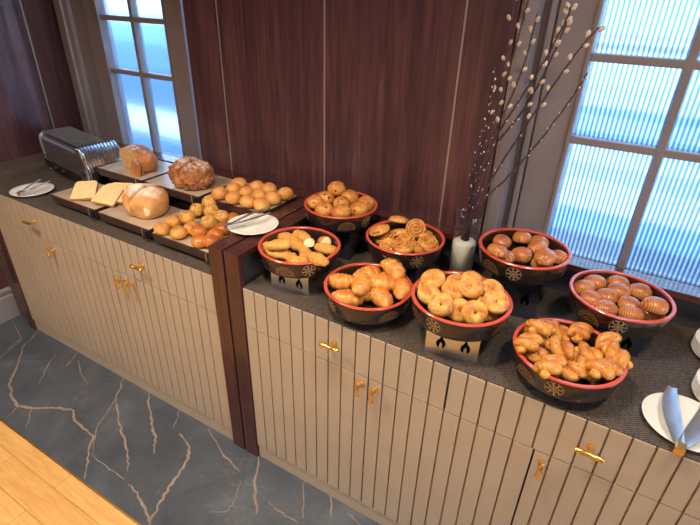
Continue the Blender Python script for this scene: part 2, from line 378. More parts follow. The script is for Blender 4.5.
for k, pts in VEINS.items():
    wd = WIDTHS.get(k, 0.0045)
    rr = random.Random(k); dense = []
    for (x0, y0), (x1, y1) in zip(pts, pts[1:]):
        for i in range(6):
            t = i / 6; dense.append((x0 + (x1 - x0) * t + rr.uniform(-.006, .006), max(y0 + (y1 - y0) * t, GY + .01) + rr.uniform(-.004, .004)))
    dense.append(pts[-1]); vs = []
    for i, p in enumerate(dense):
        a = Vector(dense[max(i - 1, 0)]); b_ = Vector(dense[min(i + 1, len(dense) - 1)]); d = (b_ - a).normalized()
        h = wd * .5 * (0.35 + 0.65 * math.sin(PI * min(1, (i + 1.5) / (len(dense) + 2)))) * rr.uniform(.6, 1.3)
        y = lambda q: max(q, GY + .002)
        vs.append((bm.verts.new((p[0] - d.y * h, y(p[1] + d.x * h), 0.0003)), bm.verts.new((p[0] + d.y * h, y(p[1] - d.x * h), 0.0003))))
    for (a, b_), (c, d) in zip(vs, vs[1:]): bm.faces.new((a, b_, d, c)).material_index = 1
struct('floor', bm, [MARBLE, VEIN])
bm = B(); box(bm, WX0, WX1, WY0, GY - 0.008, -0.05, 0.0); struct('floor_oak', bm, OAK)
bm = B(); box(bm, WX0, WX1, GY - 0.008, GY, -0.05, 0.0015); struct('trim_1', bm, BRASS)
bm = B(); box(bm, WX0, WX1, WY0, WY1, WZ, WZ + .1); struct('ceiling', bm, PLASTER)
bm = B(); box(bm, WX1, WX1 + .1, WY0, -2.4, 0, WZ); box(bm, WX1, WX1 + .1, .3, WY1, 0, WZ); box(bm, WX1, WX1 + .1, -2.4, .3, 0, .7); box(bm, WX1, WX1 + .1, -2.4, .3, 2.4, WZ); struct('wall_right', bm, PLASTER)
w3 = bpy.data.objects.new('window_3', None); COL.objects.link(w3); w3['kind'] = 'structure'; w3.location = (WX1, -1.05, 1.55)
bm = B()
for y0, y1, z0, z1 in ((-1.35, -1.28, -.85, .85), (1.28, 1.35, -.85, .85), (-.03, .03, -.85, .85), (-1.28, 1.28, -.85, -.79), (-1.28, 1.28, .79, .85)): box(bm, .02, .08, y0, y1, z0, z1)
obj('window_frame', bm, TAUPE, w3)
ld = bpy.data.lights.new('window_daylight', 'AREA'); ld.shape = 'RECTANGLE'; ld.size = 1.7; ld.size_y = 2.6; ld.energy = DAY; ld.color = (.62, .78, 1.0)
lo = bpy.data.objects.new('window_daylight', ld); COL.objects.link(lo); lo.parent = w3; lo.location = (.1, 0, 0); lo.rotation_euler = (0, PI / 2, 0)
bm = B(); box(bm, WX0 - .1, WX1 + .1, WY0 - .1, WY0, 0, WZ); struct('wall_front', bm, PLASTER)
# left wall: dark panels with an inlay strip
bm = B(); box(bm, WX0 - .1, WX0, WY0, WY1, 0, WZ); struct('wall_left', bm, MAHOG)
bm = B(); box(bm, WX0, WX0 + .003, .561, .569, .95, WZ); struct('trim_2', bm, METALSTRIP)
bm = B(); prism(bm, [(WX0, 0), (WX0 + .022, 0), (WX0 + .022, .15), (WX0 + .014, .16), (WX0 + .014, .175), (WX0 + .022, .18), (WX0 + .022, .195), (WX0, .205)], WY0, 0.2, 'y'); struct('baseboard_left', bm, TAUPE)
# back wall: mahogany boxed panelling between the two window bays
WB0, WB1 = -0.83, 0.66
bm = B()
xs = [WB0, -0.623, -0.067, 0.488, WB1]
for a, b_ in zip(xs, xs[1:]): box(bm, a + .003, b_ - .003, PANEL_Y, WY1 + .1, 0, WZ)
struct('wall_back', bm, MAHOG)
for i, x in enumerate(xs[1:-1]):
    bm = B(); box(bm, x - .0035, x + .0035, PANEL_Y - .001, PANEL_Y + .02, 0, WZ); struct('trim_%d' % (3 + i), bm, METALSTRIP)
GZ0, GZ1 = 0.985, 2.3
# walls below and above the windows and the solid strips beside them
for nm, x0, x1 in (('wall_back_under_left', WX0, WB0), ('wall_back_under_right', WB1, WX1)):
    bm = B(); box(bm, x0, x1, WY1, WY1 + .12, 0, GZ0 - .07); box(bm, x0, x1, WY1, WY1 + .12, GZ1 + .07, WZ)
    if x0 < 0: box(bm, x0, -1.716, WY1, WY1 + .12, GZ0 - .07, GZ1 + .07)
    else:
        box(bm, x0, .757, WY1, WY1 + .12, GZ0 - .07, GZ1 + .07); box(bm, 1.5, x1, WY1, WY1 + .12, GZ0 - .07, GZ1 + .07)
    struct(nm, bm, TAUPE)

def window(name, g0, g1, mullions, bars, fl, fr, pane_mat, fluted):
    w_ = bpy.data.objects.new(name, None); COL.objects.link(w_); w_['kind'] = 'structure'; w_.location = (0, WY1, 0)
    bm = B(); z0, z1 = GZ0 - .07, GZ1 + .07
    box(bm, g0 - fl, g0, -.012, .06, z0, z1, .004); box(bm, g1, g1 + fr, -.012, .06, z0, z1, .004)
    box(bm, g0, g1, -.012, .06, z0, GZ0, .004); box(bm, g0, g1, -.012, .06, GZ1, z1, .004)
    box(bm, g0 - .012, g0, -.018, -.01, GZ0, GZ1, .002); box(bm, g1, g1 + .012, -.018, -.01, GZ0, GZ1, .002)
    obj('window_frame', bm, TAUPE, w_)
    xs_ = [g0] + mullions + [g1]; zs = [GZ0] + bars + [GZ1]
    for x in mullions:
        bm = B(); box(bm, x - .0125, x + .0125, -.005, .045, GZ0, GZ1, .003); obj('mullion', bm, TAUPE, w_)
    for z in bars:
        bm = B(); box(bm, g0, g1, -.004, .044, z - .0125, z + .0125, .003); obj('glazing_bar', bm, TAUPE, w_)
    for xa, xb in zip(xs_, xs_[1:]):
        for za, zb in zip(zs, zs[1:]):
            bm = B()
            if not fluted: box(bm, xa, xb, .018, .024, za, zb)
            else:
                p = []; P = .0147; n = int((xb - xa) / P * 8)
                for i in range(n + 1):
                    x = xa + (xb - xa) * i / n
                    p.append((x, .016 + .0018 * (1 - abs(math.cos(PI * (x - xa) / P)) ** 1.0)))
                p += [(xb, .028), (xa, .028)]
                prism(bm, p, za, zb, 'z')
            obj('window_pane', bm, pane_mat, w_, 'auto' if fluted else False)
    return w_
window('window_1', -1.592, -1.079, [-1.335], [1.42, 1.69], .124, .125, FROST, False)
window('window_2', .882, 1.43, [1.156], [1.42, 1.685], .124, .07, FLUTED, True)
# mouldings beside the windows
bm = B(); prism(bm, [(WX0 + .03, WY1), (WX0 + .04, .725), (WX0 + .07, .72), (WX0 + .075, .712), (WX0 + .12, .712), (WX0 + .125, .722), (WX0 + .155, .728), (WX0 + .16, WY1)], 0, WZ); struct('trim_6', bm, TAUPE)
bm = B(); box(bm, WB1 + .0005, WB1 + .05, .646, WY1, 0, WZ, .003); box(bm, WB1 + .012, WB1 + .016, .643, .646, 0, WZ); struct('trim_7', bm, TAUPE)
bm = B(); box(bm, .733, .752, WY1 - .02, WY1, 0, WZ, .004); struct('trim_8', bm, TAUPE)

# the world outside: pale terrace and rendered facades across a court
OUTW = mottled('white_render', (226, 238, 246), (236, 246, 252), 2, 0.8)
OUTB = mottled('blue_grey_render', (70, 108, 152), (78, 118, 162), 2, 0.8)
OUTD = mottled('slate_render', (44, 60, 84), (52, 68, 94), 2, 0.8)
OUTC = mottled('pale_blue_render', (112, 158, 196), (122, 168, 206), 2, 0.8)
bm = B(); box(bm, -30, 20, 1.2, 40, -2.2, -2.0); tag(struct('outdoor_ground', bm, OUTB), None, None)
bm = B()
for z0, z1, mi in ((-2, -.22, 1), (-.22, .16, 0), (.16, 1.1, 1), (1.1, 1.5, 3), (1.5, 4.0, 0)): box(bm, -14, -2.6, 4.0, 4.6, z0, z1, 0, mi)
struct('outdoor_facade', bm, [OUTW, OUTB, OUTD, OUTC])
bm = B()
for z0, z1, mi in ((-2, -.26, 2), (-.26, 0, 3), (0, .62, 0), (.62, .76, 1), (.76, .98, 3), (.98, 1.46, 0), (1.46, 1.51, 2), (1.51, 4.0, 0)): box(bm, -2.2, 6, 4.0, 4.6, z0, z1, 0, mi)
struct('outdoor_facade_court', bm, [OUTW, OUTB, OUTD, OUTC])

for i, (x, y, e) in enumerate(LAMPS):
    t = thing('ceiling_light', None, None, (x, y, WZ)); t['kind'] = 'structure'
    bm = B(); lathe(bm, [(.15, -.004), (.15, -.012), (.135, -.012), (.135, -.004)], 32); obj('light_ring', bm, CHROME, t)
    ld = bpy.data.lights.new('ceiling_lamp', 'AREA'); ld.shape = 'DISK'; ld.size = .26; ld.spread = math.radians(130); ld.energy = e; ld.color = (1.0, .86, .68)
    lo = bpy.data.objects.new('ceiling_lamp', ld); COL.objects.link(lo); lo.parent = t; lo.location = (0, 0, -.014)

# ------------------------------------------------------------------ cabinets
PITCH = .053
def grooved(x0, x1, z0, z1, ref):
    """front board facing -y with V grooves every PITCH from ref"""
    bm = B(); g = .0029; d = .009
    p = [(x0 + .001, .0015), (x0 + .0025, 0)]
    k = math.ceil((x0 + .01 - ref) / PITCH)
    while ref + k * PITCH < x1 - .01:
        x = ref + k * PITCH; p += [(x - g, 0), (x - g, d), (x + g, d), (x + g, 0)]; k += 1
    p += [(x1 - .0025, 0), (x1 - .001, .0015), (x1 - .001, .02), (x0 + .001, .02)]
    prism(bm, p, z0, z1, 'z'); return bm

def pull(parent, x, z, vertical, L=.07):
    h = bpy.data.objects.new('handle', None); COL.objects.link(h); h.parent = parent; h.location = (x, 0, z)
    if vertical: h.rotation_euler = (0, PI / 2, 0)
    bm = B()
    tube(bm, [(0, .001, 0), (0, -.004, 0), (0, -.0045, 0), (0, -.03, 0)], [.009, .009, .0055, .0055], 14)
    prof = [(-L / 2, .0068), (-L / 2 + .002, .0082), (-.016, .0082), (-.014, .0068), (.014, .0068), (.016, .0082), (L / 2 - .002, .0082), (L / 2, .0068)]
    tube(bm, [(a, -.034, 0) for a, r in prof], [r for a, r in prof], 14)
    obj_ = obj('handle', bm, BRASS, parent, 'auto', (x, 0, z)); obj_.rotation_euler = h.rotation_euler
    bpy.data.objects.remove(h); return obj_

ZT = .90
def cabinet(label, x0, x1, ref, drawers, doors, panels):
    c = thing('sideboard_cabinet', label, 'cabinet', (0, 0, 0))
    bm = B(); box(bm, x0, x1, .0205, .56, .075, ZT - .002); obj('carcass', bm, CABIN, c)
    bm = B(); box(bm, x0, x1, .006, .5, 0, .074, .002); obj('toe_kick', bm, CAB, c)
    bm = B(); box(bm, x0, x1, .021, .56, ZT - .002, ZT + .0005); obj('countertop', bm, DARKWOOD, c)
    for a, b_, hx in drawers:
        d = obj('drawer', grooved(a, b_, .733, ZT, ref), CAB, c); pull(d, hx, .826, False)
    for a, b_, hx in doors:
        d = obj('door', grooved(a, b_, .079, .729, ref), CAB, c)
        if hx is not None: pull(d, hx, .70, True, .06)
    for a, b_, zt, y0 in panels:
        bm = B(); box(bm, a, b_, y0, y0 + .05, 0, zt, .002); box(bm, a, b_, y0 + .05, PANEL_Y - .08, 0, zt, .002); obj('side_panel', bm, DARKWOOD, c)
    return c
cabinet('left beige grooved sideboard cabinet under the cut loaves and rolls', -1.745, -.148, -.155, [(-1.745, -.953, -1.345), (-.948, -.148, -.555)],
        [(-1.745, -1.215, -1.24), (-1.213, -.686, -.716), (-.683, -.148, -.653)], [(-1.80, -1.747, .902, -.006)])
cabinet('right beige grooved sideboard cabinet under the round pastry tubs', 0.0, 1.6, 0.0, [(0.0, .792, .396), (.797, 1.6, 1.193)],
        [(0.0, .528, .508), (.531, 1.066, .561), (1.069, 1.6, 1.096)], [])
# raised dark end panels between the two units, with a grey inset below the top rail
DZ = 1.035
for nm, lab, a, b_, inner in (('divider_panel', 'left one of the two tall dark wood end panels between the cabinets', -.145, -.078, 0),
                              ('divider_panel', 'right one of the two dark wood end panels, beside the sugared twist tub', -.069, -.003, 1)):
    t = thing(nm, lab, 'panel', (0, 0, 0), 0, 'dark wood end panels between the cabinets')
    bm = B(); box(bm, a, b_, -.006, .022, 0, DZ, .002); obj('front_post', bm, DARKWOOD, t)
    bm = B(); box(bm, a, b_, .0225, PANEL_Y - .076, DZ - .022, DZ, .002); obj('top_rail', bm, DARKWOOD, t)
    bm = B(); box(bm, a, b_ - (.02 if inner else 0), .0225, PANEL_Y - .076, 0, DZ - .0225); obj('inset_panel', bm, [GREYPANEL] if inner else DARKWOOD, t)
bm = B(); box(bm, -.0785, -.0685, .0, .55, 0, .9); tag(obj('gap_shade_strip', bm, BLACK), 'black strip added as the shade in the gap between the tall end panels', 'strip')  # black strip put in as the shade of the open gap
# ledge along the wall
t = thing('back_ledge', 'long dark glossy wood ledge along the wall behind the food', 'ledge', (0, 0, 0))
bm = B(); box(bm, -1.99, 1.75, .565, PANEL_Y - .001, 1.02, 1.045, .002); obj('ledge_board', bm, LEDGEWOOD, t)
bm = B(); box(bm, -1.99, 1.75, .622, PANEL_Y - .001, .0, 1.0195); obj('ledge_upright', bm, GREYPANEL, t)
FILL = mottled('dark_taupe_board', (84, 72, 66), (92, 80, 72), 6, 0.5)
bm = B(); box(bm, WX0 + .001, -1.802, .035, .62, .0, .945, .003); tag(obj('end_filler', bm, FILL), 'taupe filler block between left wall and left cabinet', 'panel')
for lab, a, b_ in (('brown woven vinyl mat on the left counter', -1.79, -.15), ('dark woven vinyl mat on the right counter', .002, 1.6)):
    bm = B(); box(bm, a, b_, .004, .618, ZT + .001, ZT + .005, .001); tag(obj('counter_mat', bm, WEAVE), lab, 'mat')
MZ = ZT + .0055

# ------------------------------------------------------------------ tubs and stands
BOW = {'B1': [0.1481, 0.1539, 1.059], 'B2': [0.1359, 0.4516, 1.1109], 'B3': [0.4504, 0.1187, 1.01], 'B4': [0.4399, 0.4152, 1.0639], 'B5': [0.761, 0.1162, 1.0767], 'B6': [0.8585, 0.433, 1.1311], 'B7': [1.1659, 0.4056, 1.071], 'B8': [1.0749, 0.1184, 1.0139]}
RO = .147
def motif_polys():
    """wheel (half, standing on the foot) and eight petal flower; (poly, mat) in u = along the wall, v = height"""
    out = []
    def ring(cu, cv, r0, r1, mi, a0=0, a1=2 * PI, n=28):
        for i in range(n):
            t0 = a0 + (a1 - a0) * i / n; t1 = a0 + (a1 - a0) * (i + 1) / n
            out.append(([(cu + r * math.cos(t), cv + r * math.sin(t)) for r, t in ((r0, t0), (r1, t0), (r1, t1), (r0, t1))], mi))
    def spoke(cu, cv, t, r0, r1, w0, w1, mi):
        d = (math.cos(t), math.sin(t)); s = (-d[1], d[0])
        out.append(([(cu + d[0] * r0 + s[0] * w0, cv + d[1] * r0 + s[1] * w0), (cu + d[0] * (r0 + r1) / 2 + s[0] * w1, cv + d[1] * (r0 + r1) / 2 + s[1] * w1),
                     (cu + d[0] * r1, cv + d[1] * r1), (cu + d[0] * (r0 + r1) / 2 - s[0] * w1, cv + d[1] * (r0 + r1) / 2 - s[1] * w1),
                     (cu + d[0] * r0 - s[0] * w0, cv + d[1] * r0 - s[1] * w0)], mi))
    ring(0, .012, .030, .036, 1, 0.0, PI); ring(0, .012, .022, .0275, 1, 0.0, PI); ring(0, .012, .003, .008, 1, 0, PI)
    for k in range(7): spoke(0, .012, PI * (k + .5) / 7, .009, .022, .0012, .003, 1)
    for k in range(8): spoke(.085, .034, PI * k / 4 + .2, .005, .027, .0008, .0024, 2)
    ring(.085, .034, .001, .0045, 2, n=10)
    for k in range(8):
        a = PI * k / 4 + .2; cu, cv = .085 + .019 * math.cos(a), .034 + .019 * math.sin(a)
        spoke(cu, cv, a + 1.0, .002, .010, .0006, .0014, 2); spoke(cu, cv, a - 1.0, .002, .010, .0006, .0014, 2)
        spoke(.085, .034, a + PI / 8, .007, .016, .0005, .0010, 2)
    return out
MOT = motif_polys()
HB = .066
def wall_r(h): return .1345 + (.1435 - .1345) * min(1, max(0, h / .05))
def make_tub():
    t = thing('pastry_tub', 'x', 'tub')
    bm = B()
    lathe(bm, [(0, 0), (.128, 0), (.1335, .003)] + [(wall_r(h), h) for h in (.008, .02, .035, .05)] + [(.1435, .058), (.1435, .0615), (.1365, .0615), (.1345, .055), (.131, .024), (.126, .020), (0, .020)], 72)
    for k in range(3):
        for poly, mi in MOT:
            vs = []
            for u, v in poly:
                v = max(v, .004); th = u / .142 + k * 2 * PI / 3; r = wall_r(v) + .0007
                vs.append(bm.verts.new((r * math.cos(th), r * math.sin(th), v)))
            try: bm.faces.new(vs).material_index = mi
            except ValueError: pass
    obj('tub_body', bm, [LACQ, GOLD, PALEGOLD], t, 'auto')
    bm = B(); lathe(bm, [(.136, .0618), (.1455, .0618), (.147, .0635), (.147, .066), (.145, .068), (.138, .068), (.136, .066), (.136, .0618)], 72)
    obj('tub_rim', bm, REDLAC, t, 'auto')
    return t
TUBS = {'B1': ('black lacquer tub with red rim full of sugared twists, front left', 2.45),
        'B2': ('black lacquer tub with red rim full of raisin rolls, back left', 1.7),
        'B3': ('black lacquer tub with red rim full of croissants', .2),
        'B4': ('black lacquer tub with red rim full of swirl pastries', 1.55),
        'B5': ('black lacquer tub with red rim full of mini bagels', 2.0),
        'B6': ('black lacquer tub with red rim full of ridged shells, beside the willow vase', 2.0),
        'B7': ('black lacquer tub with red rim full of glazed shells, under the window', 1.9),
        'B8': ('black lacquer tub with red rim full of poppy seed knots, front right', 1.9)}
tub0 = make_tub(); first = True
camxy = Vector((M[0][3], M[1][3]))
MOTIF_PX = {'B1': -1.326, 'B2': -0.846, 'B3': -2.642, 'B4': -1.414, 'B5': -2.38, 'B6': -2.129, 'B7': -2.086, 'B8': -2.208}
for k, (lab, _) in TUBS.items():
    o = tub0 if first else copy_tree(tub0); first = False
    x, y, z = BOW[k]; o.location = (x, y, z - .068); o.rotation_euler = (0, 0, MOTIF_PX[k])
    o['label'] = lab; o['group'] = 'lacquer pastry tubs on the right counter'

def flame():
    return [(0, .014), (.004, .006), (.0085, .001), (.0095, -.005), (.0075, -.011), (.0035, -.014), (.0028, -.006), (0, -.001), (-.0028, -.006), (-.0035, -.014), (-.0075, -.011), (-.0095, -.005), (-.0085, .001), (-.004, .006)]
def sheet(bm, w_, h_, th, M4, holes):
    """upright sheet with real cut holes, in the local xz plane, thickness along y"""
    def loop(pts, y): return [bm.verts.new(M4 @ Vector((p[0], y, p[1]))) for p in pts]
    outer = [(-w_ / 2, 0), (w_ / 2, 0), (w_ / 2, h_), (-w_ / 2, h_)]
    loops = [outer] + holes; sides = []
    for y in (0, th):
        L = [loop(p, y) for p in loops]; sides.append(L); es = []
        for q in L:
            for i in range(len(q)): es.append(bm.edges.new((q[i], q[(i + 1) % len(q)])))
        bmesh.ops.triangle_fill(bm, use_beauty=True, use_dissolve=False, edges=es)
    for A, C_ in zip(*sides):
        for i in range(len(A)): bm.faces.new((A[i], A[(i + 1) % len(A)], C_[(i + 1) % len(A)], C_[i]))
def stand(key, label, silver, rz, w_=.156, d_=.15):
    x, y, z = BOW[key]; h = z - .068 - MZ - .0005
    t = thing('riser_stand', label, 'stand', (x, y, MZ), rz, 'stands under the pastry tubs')
    m = STEEL if silver else STANDBLACK
    holes = []
    if h > .05:
        for cx in (-.032, .040): holes.append([(cx + p[0] * 1.5, h * .46 + p[1] * 1.7) for p in flame()])
    for i in range(4):
        bm = B(); ww = w_ if i % 2 == 0 else d_ - .005; dd = (d_ if i % 2 == 0 else w_) / 2
        sheet(bm, ww, h, .002, Matrix.Rotation(PI / 2 * i, 4, 'Z') @ Matrix.Translation((0, -dd, 0)), holes if i % 2 == 0 else [])
        obj('stand_side', bm, m, t)
    bm = B(); box(bm, -w_ / 2 + .004, w_ / 2 - .004, -d_ / 2 + .004, d_ / 2 - .004, h - .004, h - .0002); obj('stand_top', bm, BLACK, t)
stand('B1', 'silver stand with flame shaped cutouts under the sugared twist tub', True, .08)
stand('B5', 'silver stand with flame shaped cutouts under the mini bagel tub', True, .2)
stand('B2', 'dark smoked stand under the raisin roll tub', False, .1)
stand('B3', 'low black stand under the croissant tub', False, .1)
stand('B4', 'dark smoked stand under the swirl pastry tub', False, .1)
stand('B6', 'tall dark smoked stand with cutouts under the ridged shell tub', False, .12)
stand('B7', 'dark smoked stand under the glazed shell tub below the window', False, .2)
stand('B8', 'low black stand under the poppy knot tub', False, .15)

# ------------------------------------------------------------------ pastries
def b_bagel(s):
    bm = B(); R, r = .0200, .0178; n, k = 28, 14; rings = []
    for i in range(n):
        a = 2 * PI * i / n; rr = r * (1 + .08 * noise.noise(Vector((math.cos(a) * 2 + s, math.sin(a) * 2, s * 2.3))))
        rings.append([bm.verts.new(((R + rr * math.cos(2 * PI * j / k)) * math.cos(a), (R + rr * math.cos(2 * PI * j / k)) * math.sin(a) * .95, max(rr * .95 * math.sin(2 * PI * j / k), -.0125))) for j in range(k)])
    for a, b_ in zip(rings, rings[1:] + rings[:1]):
        for j in range(k): bm.faces.new((a[j], a[(j + 1) % k], b_[(j + 1) % k], b_[j]))
    return bm
def b_roll(rx, rz, amp=.07):
    def f(s):
        bm = B(); blob(bm, rx, rx * .95, rz, amp, 1.4, s, -.62); return bm
    return f
def b_shell(s):
    bm = B()
    def fn(n): return 1 - .18 * max(0, n.x) ** 2 + (.011 * math.sin(26 * (n.x + .25 * n.y * n.y)) if n.z > -.1 else 0)
    vs = blob(bm, .0385, .032, .026, .05, 1.3, s, -.5, 4, fn); return bm
def b_crois(s):
    bm = B(); rr = random.Random(s); bend = .9 + rr.uniform(-.25, .25); L, R = .112, .0285; n, k = 34, 16; rings = []
    A = L / (2 * bend)
    for i in range(n + 1):
        t = -1 + 2 * i / n; a = t * bend; r = R * max(.12, (1 - abs(t) ** 2.3) ** .62)
        r *= 1 + .2 * (1 - ((abs(t) * 3.2 + .15) % 1))
        c = Vector((A * math.sin(a), A * (1 - math.cos(a)) - .012, 0)); s_ = Vector((-math.sin(a), math.cos(a), 0))
        rings.append([bm.verts.new(c + s_ * (r * math.cos(2 * PI * j / k)) + Vector((0, 0, r * .88 * math.sin(2 * PI * j / k)))) for j in range(k)])
    for a, b_ in zip(rings, rings[1:]):
        for j in range(k): bm.faces.new((a[j], a[(j + 1) % k], b_[(j + 1) % k], b_[j]))
    bm.faces.new(rings[0][::-1]); bm.faces.new(rings[-1]); return bm
def b_swirl(s):
    bm = B(); n = 40; R = .039; rs = [R * i / 14 for i in range(1, 15)]; ph = s * 1.3
    top = []; cz = .011
    for r in rs:
        ring = []
        for i in range(n):
            a = 2 * PI * i / n; q = (r / R * 3.0 - (a / (2 * PI)) + ph) % 1.0
            z = .010 * (1 - (r / R) ** 4) + .0095 * math.sin(PI * q) ** .6 - .003
            e = r * (1 + .06 * noise.noise(Vector((math.cos(a), math.sin(a), s)) * 1.5))
            ring.append(bm.verts.new((e * math.cos(a), e * math.sin(a), z)))
        top.append(ring)
    low = [[bm.verts.new((v.co.x * f, v.co.y * f, z)) for v in top[-1]] for f, z in ((1.03, -.005), (.97, -.011))]
    al = top + low
    c = bm.verts.new((0, 0, cz))
    for i in range(n): bm.faces.new((c, top[0][i], top[0][(i + 1) % n]))
    for a, b_ in zip(al, al[1:]):
        for i in range(n): bm.faces.new((a[i], a[(i + 1) % n], b_[(i + 1) % n], b_[i]))
    bm.faces.new(low[-1])
    for f in bm.faces:
        m_ = f.calc_center_median(); rr_ = math.hypot(m_.x, m_.y); q = (rr_ / R * 3.0 - (math.atan2(m_.y, m_.x) % (2 * PI)) / (2 * PI) + ph) % 1.0
        if m_.z > 0 and (q < .1 or q > .9) and rr_ > .004: f.material_index = 1
    return bm
CINN = mottled('cinnamon_fold', (120, 66, 34), (150, 88, 46), 60, 0.6)
def b_knot(s):
    bm = B(); rr = random.Random(s); turns = 1.0 + rr.uniform(-.15, .15)
    for q in (0, PI):
        pts = []; rad = []
        for i in range(25):
            t = -1 + i / 12; a = turns * PI * t + q
            w_ = (1 - .55 * t ** 4)
            pts.append((t * .039, .0150 * math.cos(a) * w_, .0085 * math.sin(a) * w_)); rad.append(.0158 * max(.45, (1 - abs(t) ** 5 * .6)))
        tube(bm, pts, rad, 14)
    return bm
def b_borek(s, cut=False):
    bm = B(); rr = random.Random(s)
    vs = blob(bm, .047, .0225, .021, .12, 2.2, s, -.62, 3, lambda n: 1 + .04 * math.sin(9 * n.x + s))
    if cut:
        for v in vs:
            if v.co.x > .016: v.co.x = .016 + (v.co.x - .016) * .02
        for f in bm.faces:
            if all(v.co.x > .0155 for v in f.verts): f.material_index = 1
    return bm
